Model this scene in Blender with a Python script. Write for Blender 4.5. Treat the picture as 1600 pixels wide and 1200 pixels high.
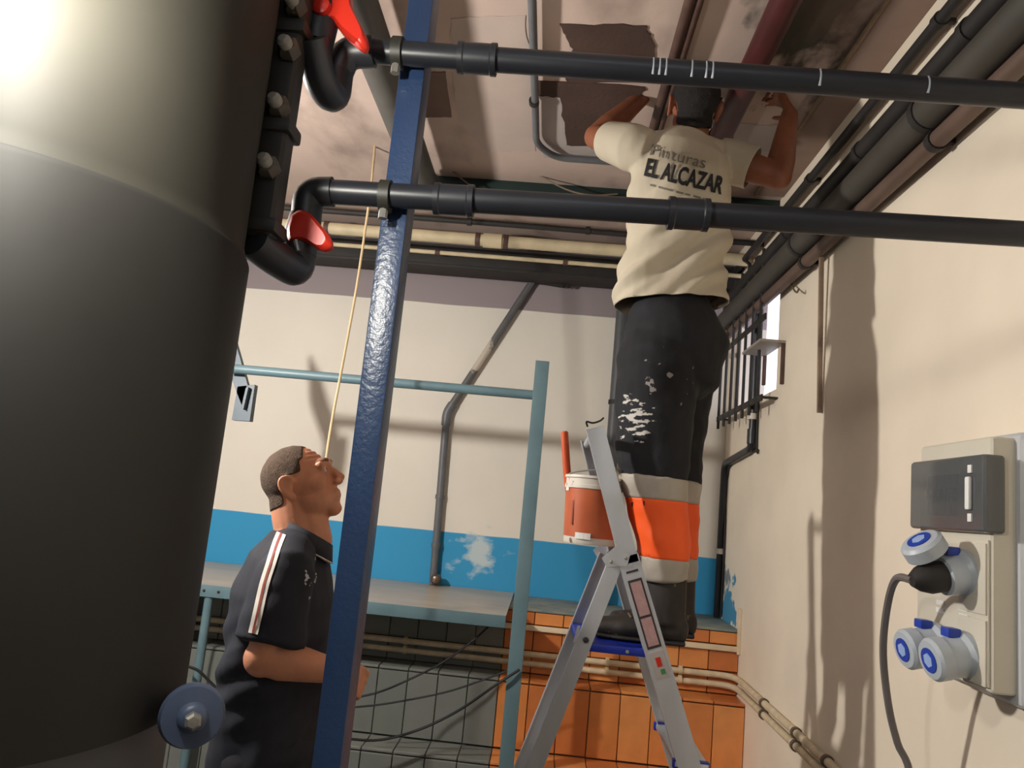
import bpy, bmesh, math, random
import numpy as np
from mathutils import Vector, Matrix, noise
from mathutils.bvhtree import BVHTree

for o in list(bpy.data.objects):
    bpy.data.objects.remove(o, do_unlink=True)
SC = bpy.context.scene
COL = SC.collection
random.seed(4)

# ------------------------------------------------------------------ camera
CAM_H = 1.60
F_PX = 1200.0
def _n(v):
    v = np.array(v, float); return v/np.linalg.norm(v)
Yc = _n((50, 190, F_PX))                 # room depth axis seen by the camera (right, down, forward)
_u = np.array((0.0957, -1.0, 0.0)); _u[2] = -(_u[0]*50+_u[1]*190)/F_PX
Zc = _n(_u)
Xc = np.cross(Yc, Zc)
if Xc[0] < 0: Xc = -Xc
right = Vector((Xc[0], Yc[0], Zc[0])); down = Vector((Xc[1], Yc[1], Zc[1])); fwd = Vector((Xc[2], Yc[2], Zc[2]))
cam_d = bpy.data.cameras.new('camera'); cam = bpy.data.objects.new('camera', cam_d); COL.objects.link(cam)
cam_d.sensor_width = 36.0; cam_d.lens = 36.0*F_PX/1600.0; cam_d.clip_start = 0.02
cam.matrix_world = Matrix(((right.x, -down.x, -fwd.x, 0), (right.y, -down.y, -fwd.y, 0), (right.z, -down.z, -fwd.z, CAM_H), (0, 0, 0, 1)))
SC.camera = cam
CAMP = Vector((0, 0, CAM_H))
def at(px, py, Y=None, X=None, Z=None):
    """room point on the plane Y=, X= or Z= that stands at this place of the 1600x1200 frame"""
    d = right*((px-800)/F_PX) + down*((py-600)/F_PX) + fwd
    if Y is not None: t = Y/d.y
    elif X is not None: t = X/d.x
    else: t = (Z-CAM_H)/d.z
    return CAMP + d*t

# ------------------------------------------------------------------ world, exposure
W = bpy.data.worlds.new('daylight'); SC.world = W; W.use_nodes = True
W.node_tree.nodes['Background'].inputs[0].default_value = (0.92, 0.90, 1.0, 1)
W.node_tree.nodes['Background'].inputs[1].default_value = 2.2
SC.view_settings.view_transform = 'Standard'; SC.view_settings.look = 'None'
SC.view_settings.gamma = 1.0; SC.view_settings.use_curve_mapping = False
SC.view_settings.exposure = 0.0
KEY_POS = (-1.72, 1.88, 2.25); KEY_POWER = 1650.0
TUBE_POWER = 34.0
ADDED_BULB_POWER = 1000.0

# ------------------------------------------------------------------ materials
def lin(c):
    c = [x/255.0 for x in c]
    return tuple(x/12.92 if x <= .04045 else ((x+.055)/1.055)**2.4 for x in c) + (1.0,)
MATS = {}
def mat(name, rgb, rough=.6, metal=0.0, var=.12, scale=9.0, bump=.0, bscale=60.0, spec=.5, rgb2=None, mix=None, stretch=None, trans=0.0, emit=None):
    if name in MATS: return MATS[name]
    m = bpy.data.materials.new(name); m.use_nodes = True; MATS[name] = m
    nt = m.node_tree; N = nt.nodes; L = nt.links; b = N['Principled BSDF']
    c = lin(rgb)
    tc = N.new('ShaderNodeTexCoord')
    src = tc.outputs['Object']
    if stretch:
        mp = N.new('ShaderNodeMapping'); mp.inputs['Scale'].default_value = stretch
        L.new(src, mp.inputs[0]); src = mp.outputs[0]
    nz = N.new('ShaderNodeTexNoise'); nz.inputs['Scale'].default_value = scale; nz.inputs['Detail'].default_value = 6
    L.new(src, nz.inputs['Vector'])
    r = N.new('ShaderNodeValToRGB'); r.color_ramp.elements[0].position = .3; r.color_ramp.elements[1].position = .7
    r.color_ramp.elements[0].color = tuple(x*(1-var) for x in c[:3])+(1,)
    c2 = lin(rgb2) if rgb2 else tuple(min(1, x*(1+var)) for x in c[:3])+(1,)
    r.color_ramp.elements[1].color = c2
    if mix: r.color_ramp.elements[0].position, r.color_ramp.elements[1].position = mix
    L.new(nz.outputs[0], r.inputs[0]); L.new(r.outputs[0], b.inputs['Base Color'])
    b.inputs['Roughness'].default_value = rough; b.inputs['Metallic'].default_value = metal
    b.inputs['Specular IOR Level'].default_value = spec
    if trans: b.inputs['Transmission Weight'].default_value = trans
    if emit:
        b.inputs['Emission Color'].default_value = emit[0]; b.inputs['Emission Strength'].default_value = emit[1]
    if bump:
        n2 = N.new('ShaderNodeTexNoise'); n2.inputs['Scale'].default_value = bscale; n2.inputs['Detail'].default_value = 4
        L.new(src, n2.inputs['Vector'])
        bp = N.new('ShaderNodeBump'); bp.inputs['Strength'].default_value = bump; bp.inputs['Distance'].default_value = .01
        L.new(n2.outputs[0], bp.inputs['Height']); L.new(bp.outputs[0], b.inputs['Normal'])
    return m
def ramp_col(m):
    return [n for n in m.node_tree.nodes if n.type == 'VALTORGB'][0].outputs[0]
def splash(m, colour, scale=28.0, lo=.66, hi=.69, center=None, radius=None, stretch=(1, 1, 1), detail=5.0):
    """paint splashes and stains with a shape of their own, mixed over the base colour"""
    nt = m.node_tree; N = nt.nodes; L = nt.links; b = N['Principled BSDF']
    prev = b.inputs['Base Color'].links[0].from_socket
    tc = N.new('ShaderNodeNewGeometry'); mp = N.new('ShaderNodeMapping'); mp.inputs['Scale'].default_value = stretch
    L.new(tc.outputs['Position'], mp.inputs[0])
    nz = N.new('ShaderNodeTexNoise'); nz.inputs['Scale'].default_value = scale; nz.inputs['Detail'].default_value = detail
    L.new(mp.outputs[0], nz.inputs['Vector'])
    fac = nz.outputs[0]
    if center is not None:
        vd = N.new('ShaderNodeVectorMath'); vd.operation = 'DISTANCE'; vd.inputs[1].default_value = center
        L.new(tc.outputs['Position'], vd.inputs[0])
        mr = N.new('ShaderNodeMapRange'); mr.inputs[1].default_value = 0; mr.inputs[2].default_value = radius
        mr.inputs[3].default_value = .3; mr.inputs[4].default_value = -.35
        L.new(vd.outputs['Value'], mr.inputs[0])
        ad = N.new('ShaderNodeMath'); ad.operation = 'ADD'; L.new(fac, ad.inputs[0]); L.new(mr.outputs[0], ad.inputs[1]); fac = ad.outputs[0]
    st = N.new('ShaderNodeMapRange'); st.inputs[1].default_value = lo; st.inputs[2].default_value = hi
    L.new(fac, st.inputs[0])
    mx = N.new('ShaderNodeMix'); mx.data_type = 'RGBA'
    L.new(st.outputs[0], mx.inputs[0]); L.new(prev, mx.inputs[6]); mx.inputs[7].default_value = lin(colour)
    L.new(mx.outputs[2], b.inputs['Base Color'])
    return m

# ------------------------------------------------------------------ object helpers
def link(o, parent=None):
    COL.objects.link(o)
    if parent is not None: o.parent = parent
    return o
def tag(o, label=None, cat=None, group=None, kind=None):
    if label: o['label'] = label
    if cat: o['category'] = cat
    if group: o['group'] = group
    if kind: o['kind'] = kind
    return o
def empty(name, label, cat, loc=(0, 0, 0), group=None, kind=None):
    o = bpy.data.objects.new(name, None); o.empty_display_size = .05
    link(o); o.location = loc
    return tag(o, label, cat, group, kind)
def mesh_obj(name, verts, faces, m, parent=None, smooth=False):
    me = bpy.data.meshes.new(name)
    off = Vector(parent_loc(parent))
    me.from_pydata([tuple(Vector(v)-off) for v in verts], [], faces); me.update()
    return finish(name, me, m, parent, smooth)
def parent_loc(p):
    l = Vector((0, 0, 0))
    while p is not None:
        l += p.location; p = p.parent
    return l
def finish(name, me, m, parent=None, smooth=False):
    if m: me.materials.append(m)
    if smooth is not False:
        me.shade_smooth()
        if smooth is not True:
            try: me.set_sharp_from_angle(angle=math.radians(smooth))
            except Exception: pass
    o = bpy.data.objects.new(name, me)
    return link(o, parent)
def bm_obj(name, bm, m, parent=None, smooth=False):
    bmesh.ops.recalc_face_normals(bm, faces=bm.faces)
    off = Vector(parent_loc(parent))
    bmesh.ops.translate(bm, vec=-off, verts=bm.verts)
    me = bpy.data.meshes.new(name); bm.to_mesh(me); bm.free()
    return finish(name, me, m, parent, smooth)
def add_box(bm, x0, x1, y0, y1, z0, z1, bev=0.0, seg=1):
    r = bmesh.ops.create_cube(bm, size=1.0, matrix=Matrix.Translation(((x0+x1)/2, (y0+y1)/2, (z0+z1)/2)) @ Matrix.Diagonal((abs(x1-x0), abs(y1-y0), abs(z1-z0), 1)))
    if bev:
        es = list({e for v in r['verts'] for e in v.link_edges})
        bmesh.ops.bevel(bm, geom=es, offset=bev, segments=seg, affect='EDGES', profile=.6)
def box(name, x0, x1, y0, y1, z0, z1, m, parent=None, bev=0.003, seg=2):
    bm = bmesh.new(); add_box(bm, x0, x1, y0, y1, z0, z1, bev, seg)
    return bm_obj(name, bm, m, parent, 35 if bev else False)
def catmull(pts, sub=6):
    P = [Vector(p) for p in pts]
    if len(P) < 3: return P
    Q = [P[0]*2-P[1]] + P + [P[-1]*2-P[-2]]
    out = []
    for i in range(1, len(Q)-2):
        for k in range(sub):
            t = k/sub; a, b, c, d = Q[i-1], Q[i], Q[i+1], Q[i+2]
            out.append(.5*((2*b)+(c-a)*t+(2*a-5*b+4*c-d)*t*t+(3*b-a-3*c+d)*t**3))
    out.append(P[-1]); return out
def fillet(pts, r, k=5):
    """polyline whose corners are rounded like bent tube"""
    P = [Vector(p) for p in pts]; out = [P[0]]
    for i in range(1, len(P)-1):
        a = (P[i-1]-P[i]); b = (P[i+1]-P[i]); rr = min(r, a.length*.49, b.length*.49)
        p0 = P[i]+a.normalized()*rr; p1 = P[i]+b.normalized()*rr
        for j in range(k+1):
            t = j/k; out.append(p0*(1-t)**2+P[i]*2*t*(1-t)+p1*t*t)
    out.append(P[-1]); return out
def tube_data(pts, rad, seg=12, caps=True):
    P = [Vector(p) for p in pts]; n = len(P)
    rads = rad if isinstance(rad, (list, tuple)) else [rad]*n
    V = []; Fc = []; ref = None
    for i in range(n):
        t = (P[min(i+1, n-1)]-P[max(i-1, 0)]).normalized()
        if ref is None:
            ref = Vector((0, 0, 1)) if abs(t.z) < .9 else Vector((1, 0, 0))
        u = (ref-t*ref.dot(t)).normalized(); w = t.cross(u); ref = u
        for k in range(seg):
            a = 2*math.pi*k/seg; V.append(P[i]+(u*math.cos(a)+w*math.sin(a))*rads[i])
    for i in range(n-1):
        for k in range(seg):
            a = i*seg+k; b = i*seg+(k+1) % seg; Fc.append((a, b, b+seg, a+seg))
    if caps:
        Fc.append(tuple(range(seg-1, -1, -1))); Fc.append(tuple(range((n-1)*seg, n*seg)))
    return V, Fc
def tube(name, pts, rad, m, parent=None, seg=14, caps=True):
    V, Fc = tube_data(pts, rad, seg, caps)
    return mesh_obj(name, V, Fc, m, parent, 40)
def lathe(name, prof, m, parent=None, loc=(0, 0, 0), axis=(0, 0, 1), seg=32, smooth=35):
    ax = Vector(axis).normalized(); q = Vector((0, 0, 1)).rotation_difference(ax); V = []; Fc = []
    for r, z in prof:
        for k in range(seg):
            a = 2*math.pi*k/seg; V.append(Vector(loc)+q @ Vector((r*math.cos(a), r*math.sin(a), z)))
    for i in range(len(prof)-1):
        for k in range(seg):
            a = i*seg+k; b = i*seg+(k+1) % seg; Fc.append((a, b, b+seg, a+seg))
    if prof[0][0] > 1e-4: Fc.append(tuple(range(seg-1, -1, -1)))
    if prof[-1][0] > 1e-4: Fc.append(tuple(range((len(prof)-1)*seg, len(prof)*seg)))
    return mesh_obj(name, V, Fc, m, parent, smooth)
def bar(name, a, b, w, d, m, parent=None, up=(0, 1, 0), bev=.002):
    """rectangular bar from a to b; w across, d along the 'up' hint"""
    a = Vector(a); b = Vector(b); t = (b-a).normalized(); u = Vector(up); u = (u-t*u.dot(t)).normalized(); s = t.cross(u)
    bm = bmesh.new()
    M = Matrix((s*w, u*d, t*(b-a).length)).transposed().to_4x4(); M.translation = (a+b)/2
    r = bmesh.ops.create_cube(bm, size=1.0, matrix=M)
    if bev: bmesh.ops.bevel(bm, geom=list(bm.edges), offset=bev, segments=2, affect='EDGES', profile=.6)
    return bm_obj(name, bm, m, parent, 35)
def plate(name, pts, thick, nrm, m, parent=None):
    """flat outline with real thickness"""
    n = Vector(nrm).normalized()*thick; k = len(pts)
    V = [Vector(p) for p in pts]+[Vector(p)+n for p in pts]
    Fc = [tuple(range(k)), tuple(range(2*k-1, k-1, -1))]+[(i, (i+1) % k, k+(i+1) % k, k+i) for i in range(k)]
    bm = bmesh.new(); vs = [bm.verts.new(v) for v in V]
    for f in Fc: bm.faces.new([vs[i] for i in f])
    return bm_obj(name, bm, m, parent)

# ================================================================== THE ROOM
XW, YB, ZC = 0.97, 4.30, 3.10          # right wall, back wall, ceiling
XL, YF = -3.1, -2.6
YP, ZP = 3.80, 1.108                   # plinth front and top
M_cream = mat('cream_plaster', (232, 219, 199), .75, var=.05, scale=3, bump=.12, bscale=14)
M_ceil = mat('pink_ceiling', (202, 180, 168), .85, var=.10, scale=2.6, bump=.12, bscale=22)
M_floor = mat('concrete_floor', (92, 90, 88), .8, var=.15, scale=4, bump=.1)
M_tile_o = [mat('orange_tile_%d' % i, c, .32, var=.10, scale=11, bump=.05, bscale=25) for i, c in enumerate([(212, 134, 74), (220, 142, 80), (200, 118, 64), (226, 152, 88)])]
M_tile_g = [mat('grey_tile_%d' % i, c, .5, var=.06, scale=9) for i, c in enumerate([(116, 119, 113), (111, 115, 109), (120, 122, 116)])]
M_grout = mat('grout', (120, 84, 58), .9, var=.2, scale=30); M_grout2 = mat('grey_grout', (94, 95, 90), .9, var=.1, scale=30)

# back wall: blue dado, white plaster, bare mauve strip on top (paint bands of the wall itself)
def wall_paint(name, split):
    m = mat(name, (224, 218, 206), .75, var=.04, scale=2.5, bump=.10, bscale=12)
    nt = m.node_tree; N = nt.nodes; L = nt.links; b = N['Principled BSDF']
    prev = b.inputs['Base Color'].links[0].from_socket
    g = N.new('ShaderNodeNewGeometry'); sx = N.new('ShaderNodeSeparateXYZ'); L.new(g.outputs['Position'], sx.inputs[0])
    nz = N.new('ShaderNodeTexNoise'); nz.inputs['Scale'].default_value = 14
    ad = N.new('ShaderNodeMath'); ad.operation = 'MULTIPLY_ADD'; ad.inputs[1].default_value = .012; L.new(nz.outputs[0], ad.inputs[0]); L.new(sx.outputs['Z'], ad.inputs[2])
    for z, below, col in split:
        mr = N.new('ShaderNodeMapRange'); mr.inputs[1].default_value = z-.002; mr.inputs[2].default_value = z+.002
        if below: mr.inputs[3].default_value = 1; mr.inputs[4].default_value = 0
        L.new(ad.outputs[0], mr.inputs[0])
        mx = N.new('ShaderNodeMix'); mx.data_type = 'RGBA'; L.new(mr.outputs[0], mx.inputs[0]); L.new(prev, mx.inputs[6]); mx.inputs[7].default_value = lin(col)
        prev = mx.outputs[2]
    L.new(prev, b.inputs['Base Color'])
    return m
M_back = wall_paint('back_wall_paint', [(1.412, True, (50, 150, 200)), (2.70, False, (150, 138, 140))])
splash(M_back, (190, 205, 210), 9, .55, .75, center=tuple(at(745, 865, Y=YB)), radius=.30, stretch=(1.2, 1, 2.0))
splash(M_cream, (120, 128, 132), 10, .62, .70, center=(XW, 4.15, 1.33), radius=.30)
splash(M_cream, (70, 140, 175), 12, .55, .60, center=(XW, 4.05, 1.16), radius=.36)
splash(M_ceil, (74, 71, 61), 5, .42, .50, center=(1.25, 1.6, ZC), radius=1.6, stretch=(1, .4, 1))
splash(M_ceil, (40, 34, 30), 14, .58, .80, center=tuple(at(1300, 66, Z=ZC)), radius=.18)
splash(M_ceil, (128, 108, 98), 3.0, .55, .75, stretch=(1, .5, 1))

s = box('floor', XL-.2, XW+.2, YF-.2, YB+.2, -.15, 0, M_floor, bev=0); tag(s, 'grey concrete floor of the plant room', kind='structure')
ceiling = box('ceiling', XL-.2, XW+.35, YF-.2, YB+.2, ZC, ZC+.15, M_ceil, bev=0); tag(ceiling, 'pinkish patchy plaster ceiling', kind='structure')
s = box('wall_back', XL-.2, XW+.2, YB, YB+.2, 0, ZC, M_back, bev=0); tag(s, 'back wall, white above a blue dado', kind='structure')
M_far = mat('grey_plaster', (112, 116, 122), .85, var=.08, scale=3)
s = box('wall_left', XL-.2, XL, YF, YB, 0, ZC, M_far, bev=0); tag(s, 'plain plaster wall on the left', kind='structure')
s = box('wall_front', XL-.2, XW+.2, YF-.2, YF, 0, ZC, M_far, bev=0); tag(s, 'plain plaster wall behind the viewer', kind='structure')
WY0, WY1, WZ0, WZ1 = 3.38, 4.27, 2.20, 2.90
bm = bmesh.new()
for a in ((YF, WY0, 0, ZC), (WY1, YB, 0, ZC), (WY0, WY1, 0, WZ0), (WY0, WY1, WZ1, ZC)):
    add_box(bm, XW, XW+.06, a[0], a[1], a[2], a[3])
bmesh.ops.remove_doubles(bm, verts=bm.verts, dist=1e-5)
s = bm_obj('wall_right', bm, M_cream); tag(s, 'cream plaster wall with the barred window', kind='structure')

# window in the right wall
M_alu = mat('window_metal', (70, 70, 72), .5, .4)
M_glass = bpy.data.materials.new('window_glass'); M_glass.use_nodes = True
g = M_glass.node_tree.nodes['Principled BSDF']; g.inputs['Transmission Weight'].default_value = 1; g.inputs['Roughness'].default_value = .05; g.inputs['IOR'].default_value = 1.05
w = empty('window_1', 'bright barred window high in the cream wall', None, (XW+.03, (WY0+WY1)/2, WZ0), kind='structure')
for a in ((WY0, WY1, WZ0, WZ0+.015), (WY0, WY1, WZ1-.015, WZ1), (WY0, WY0+.015, WZ0+.015, WZ1-.015), (WY1-.015, WY1, WZ0+.015, WZ1-.015)):
    box('window_frame', XW+.03, XW+.05, a[0], a[1], a[2], a[3], M_alu, w)
for a in ((WY0+.015, (WY0+WY1)/2-.001), ((WY0+WY1)/2+.001, WY1-.015)):
    box('pane', XW+.038, XW+.042, a[0], a[1], WZ0+.015, WZ1-.015, M_glass, w, bev=0)

# ceiling: scraped patches
M_patch = mat('bare_ceiling_brown', (74, 54, 46), .9, var=.15, scale=8, bump=.2)
M_patch2 = mat('bare_ceiling_tan', (122, 100, 90), .9, var=.1, scale=8)
M_primer = mat('pale_primer', (182, 172, 168), .9, var=.06, scale=6)
def patch(poly, m, th=.003, jag=.006, z=ZC):
    P = []
    for i, p in enumerate(poly):
        q = poly[(i+1) % len(poly)]
        for k in range(8):
            t = k/8; a = at(p[0]*(1-t)+q[0]*t, p[1]*(1-t)+q[1]*t, Z=z)
            P.append(Vector((a.x+random.uniform(-jag, jag), a.y+random.uniform(-jag, jag), z)))
    o = plate('bare_patch', P, th, (0, 0, -1), m, ceiling); return o
patch([(876, 38), (1008, 38), (1022, 70), (1018, 128), (884, 128), (896, 80)], M_patch, .004)
patch([(836, 126), (1010, 134), (1000, 150), (962, 228), (884, 226), (876, 152), (842, 148)], M_patch, .004)
patch([(668, 112), (696, 112), (706, 182), (662, 182)], M_patch2, .004, .002)
patch([(842, 150), (880, 152), (886, 226), (962, 230), (960, 252), (850, 246)], M_primer, .003)
patch([(704, 28), (822, 24), (830, 120), (836, 236), (760, 236), (716, 190), (708, 120)], mat('thin_primer', (194, 176, 166), .9, var=.07, scale=5), .002)
patch([(1130, 190), (1216, 196), (1214, 236), (1128, 236)], M_primer, .003)

s = box('trim_3', .845, XW, YF, 3.39, ZC-.008, ZC, mat('pinkish_cove', (150, 126, 114), .85, var=.1, scale=6), None, .003); tag(s, 'pinkish plaster strip where the ceiling meets the cream wall', kind='structure')
s = box('trim_4', .832, .845, YF, 3.39, ZC-.012, ZC, mat('tan_edge', (150, 128, 104), .8, var=.2, scale=30), None, .003); tag(s, 'thin tan edge along the pinkish ceiling strip', kind='structure')
# stepped tiled plinth below the dado
plinth = empty('wall_plinth', 'stepped plinth faced with glazed tiles under the blue dado', None, (0, YP, 0), kind='structure')
M_ledge = mat('worn_blue_ledge', (120, 142, 146), .7, var=.2, scale=12, rgb2=(150, 150, 138))
for xa, xb, mg in ((XL, -.16, M_grout2), (-.16, XW, M_grout)):
    box('plinth_core', xa, xb, YP+.012, YB, 0, ZP-.012, mg, plinth, bev=0)
    box('plinth_core', xa, xb, 3.652, YP+.012, 0, .80, mg, plinth, bev=0)
    box('plinth_core', xa, xb, 3.462, 3.652, 0, .50, mg, plinth, bev=0)
box('plinth_top', XL, XW, YP-.004, YB, ZP-.012, ZP, M_ledge, plinth, bev=.003)
_tile = {}
def tile(x, y, z, w, h, front=True, g=None, d=.012):
    """one glazed tile; alike tiles share their mesh"""
    grey = x < -.12
    i = random.randrange(len(M_tile_g if grey else M_tile_o)); key = (round(w, 3), round(h, 3), front, grey, i)
    if key not in _tile:
        bm = bmesh.new()
        if front: add_box(bm, -w/2, w/2, -d, 0, -h/2, h/2, .002)
        else: add_box(bm, -w/2, w/2, -h/2, h/2, 0, d, .002)
        me = bpy.data.meshes.new('tile'); bmesh.ops.recalc_face_normals(bm, faces=bm.faces); bm.to_mesh(me); bm.free()
        me.materials.append((M_tile_g if grey else M_tile_o)[i]); _tile[key] = me
    o = bpy.data.objects.new('tile', _tile[key]); link(o, plinth)
    o.location = Vector((x, y+random.uniform(-.0015, .0015), z))-plinth.location
    o.rotation_euler = (random.uniform(-.006, .006), 0, random.uniform(-.006, .006))
TW = .138
def tile_row(y, z0, z1, xs, front=True, yd=None):
    n = int((XW-.004-xs)/TW)
    for k in range(n+1):
        x1 = XW-.003-k*TW; x0 = max(x1-TW+.004, xs)
        if x1-x0 < .03: continue
        if front: tile((x0+x1)/2, y, (z0+z1)/2, x1-x0, z1-z0-.004)
        else: tile((x0+x1)/2, (yd[0]+yd[1])/2, z0, x1-x0, yd[1]-yd[0]-.004, False)
tile_row(YP+.012, 1.036, ZP-.014, -1.6)
tile_row(YP+.012, .915, 1.008, -1.6)
tile_row(YP+.012, .813, .911, -1.6)
tile_row(3.652, .80, 0, -1.6, False, (3.640, YP))
tile_row(3.652, .515, .796, -1.6)
tile_row(3.462, .50, 0, -1.6, False, (3.450, 3.640))
tile_row(3.462, .25, .496, -1.6)
M_trim = mat('cream_trim', (226, 208, 178), .5, var=.06, scale=20)
s = box('trim_1', -.22, XW, YP-.022, YP, 1.010, 1.034, M_trim); tag(s, 'thin cream trim strip along the tiled plinth', kind='structure')
s = box('trim_2', XW-.014, XW, YP-.03, YP-.004, 1.0, 1.21, M_trim); tag(s, 'short upright cream corner strip beside the plinth end', kind='structure')

# ================================================================== LAMPS OF THE ROOM
M_bulb = bpy.data.materials.new('lit_bulb'); M_bulb.use_nodes = True
b = M_bulb.node_tree.nodes['Principled BSDF']; b.inputs['Emission Color'].default_value = (1.0, .95, .88, 1); b.inputs['Emission Strength'].default_value = KEY_POWER
M_enamel = mat('lamp_enamel', (60, 66, 64), .4, var=.05)
kl = empty('pendant_lamp', 'bare hanging bulb behind the big grey tank', 'lamp', (KEY_POS[0], KEY_POS[1], KEY_POS[2]))
lathe('bulb', [(0.0005, -.055), (.025, -.05), (.042, -.03), (.048, -.005), (.042, .02), (.025, .045), (.018, .06)], M_bulb, kl, KEY_POS, seg=12)
lathe('socket', [(.02, .058), (.024, .062), (.024, .12), (.014, .13), (.006, .15)], M_enamel, kl, KEY_POS)
tube('cord', [Vector(KEY_POS)+Vector((0, 0, .145)), (KEY_POS[0], KEY_POS[1], ZC-.002)], .004, M_enamel, kl)
M_tubeL = bpy.data.materials.new('lit_tube'); M_tubeL.use_nodes = True
b = M_tubeL.node_tree.nodes['Principled BSDF']; b.inputs['Emission Color'].default_value = (.74, .86, 1.0, 1); b.inputs['Emission Strength'].default_value = TUBE_POWER
fl = empty('tube_light', 'fluorescent tube light on the ceiling behind the viewer', 'lamp', (0.1, -1.35, ZC))
box('housing', -.55, .75, -1.40, -1.30, ZC-.06, ZC-.001, mat('white_enamel', (225, 225, 220), .4), fl)
tube('light_tube', [(-.5, -1.35, ZC-.085), (.7, -1.35, ZC-.085)], .014, M_tubeL, fl)
for x in (-.51, .71): box('tube_holder', x-.012, x+.012, -1.365, -1.335, ZC-.105, ZC-.06, MATS['white_enamel'], fl)

# ================================================================== PIPES UNDER THE CEILING
M_dpipe = mat('dark_grey_pipe', (78, 76, 72), .5, var=.15, scale=10)
M_blk = mat('black_plastic_pipe', (36, 38, 44), .38, var=.12, scale=12)
M_red = mat('dark_red_pipe', (70, 24, 24), .5, var=.18, scale=10)
M_brn = mat('rusty_conduit', (82, 58, 50), .6, var=.25, scale=18)
M_crm = mat('cream_pipe', (206, 190, 156), .55, var=.12, scale=12)
M_green = mat('dark_green_steel', (26, 44, 42), .5, var=.2, scale=6)
M_iron = mat('dark_iron', (38, 34, 32), .65, var=.25, scale=14)
M_pvc = mat('grey_pvc', (98, 100, 104), .45, var=.12, scale=10)
M_steel = mat('zinc_steel', (150, 148, 142), .4, .6, var=.15, scale=20)
def clips(par, pts, r, m=None, axis=(0, 1, 0)):
    for p in pts: lathe('clip', [(r, -.012), (r+.005, -.012), (r+.005, .012), (r, .012)], m or M_iron, par, p, axis, 16)

t = empty('ceiling_beam', 'dark green steel beam crossing under the ceiling', 'beam', (0, 3.45, 2.98))
XB0 = at(622, 260, Y=3.45).x
box('web', XB0, XW, 3.44, 3.47, 2.985, ZC-.001, M_green, t, .003)
box('flange', XB0, XW, 3.40, 3.53, 2.972, 2.985, M_green, t, .002)
t = empty('wall_beam', 'black steel beam along the top of the back wall', 'beam', (0, 4.15, 2.86))
box('web', -2.3, XW, 4.10, 4.14, 2.862, 2.96, M_iron, t, .003)
box('flange', -2.3, XW, 4.06, 4.24, 2.846, 2.862, M_iron, t, .002)
box('flange', -2.3, XW, 4.06, 4.24, 2.96, 2.972, M_iron, t, .002)
# cream pipe, its sleeve and the thin lines beside it
pz = at(780, 377, Y=3.92).z
t = empty('supply_pipe', 'cream painted pipe with a sleeve under the ceiling at the back', 'pipe', (0, 3.92, pz))
tube('tube', [(-2.3, 3.92, pz), (XW, 3.92, pz)], .032, M_crm, t)
c = at(770, 376, Y=3.92)
lathe('sleeve', [(.032, -.05), (.04, -.05), (.04, .05), (.032, .05)], M_crm, t, (c.x, 3.92, pz), (1, 0, 0), 20)
clips(t, [(c.x-.08, 3.92, pz), (c.x+.07, 3.92, pz), (c.x-.9, 3.92, pz)], .032, M_brn, (1, 0, 0))
pz = at(780, 350, Y=3.70).z
t = empty('black_conduit', 'thin black conduit above the cream pipe', 'pipe', (0, 3.70, pz)); tube('tube', [(-2.3, 3.70, pz), (-.2, 3.70, pz), (.3, 3.70, pz-.004), (XW, 3.70, pz)], .015, M_iron, t, 10)
clips(t, [(-.5, 3.70, pz), (.1, 3.70, pz)], .015, M_iron, (1, 0, 0))
pz = at(780, 402, Y=4.02).z
t = empty('beige_conduit', 'thin beige conduit just above the black wall beam', 'pipe', (0, 4.02, pz)); tube('tube', [(-2.3, 4.02, pz), (XW, 4.02, pz)], .012, M_crm, t, 10)
clips(t, [(-.7, 4.02, pz), (0, 4.02, pz)], .012, M_brn, (1, 0, 0))

# big dark pipe running back on the left
t = empty('drain_pipe', 'thick dark drain pipe running back under the ceiling beside the blue post', 'pipe', (-.56, 2.4, 2.98))
xp = at(612, 150, Z=2.98).x
tube('tube', [(xp, .2, 2.98), (xp, 3.39, 2.98)], .062, M_dpipe, t, 24)
lathe('collar', [(.062, -.05), (.072, -.05), (.072, .05), (.062, .05)], M_dpipe, t, (xp, 3.33, 2.98), (0, 1, 0), 24)
lathe('collar', [(.062, -.05), (.072, -.05), (.072, .05), (.062, .05)], M_dpipe, t, (xp, 1.2, 2.98), (0, 1, 0), 24)
# conduit that bends at the beam
zc = ZC-.03; a = at(828, 20, Z=zc); b = at(838, 225, Z=zc); c = at(868, 250, Z=zc); d = at(955, 262, Z=zc)
t = empty('grey_conduit', 'slim grey conduit that runs back and bends right at the green beam', 'pipe', (a.x, a.y, zc))
tube('tube', fillet([(a.x, .2, zc), (b.x, b.y, zc), (c.x, c.y-.02, zc), (d.x+.25, c.y-.02, zc)], .06), .014, M_pvc, t, 12)
clips(t, [(a.x+(b.x-a.x)*.55, 2.65, zc), (a.x, 1.6, zc)], .014)
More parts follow.
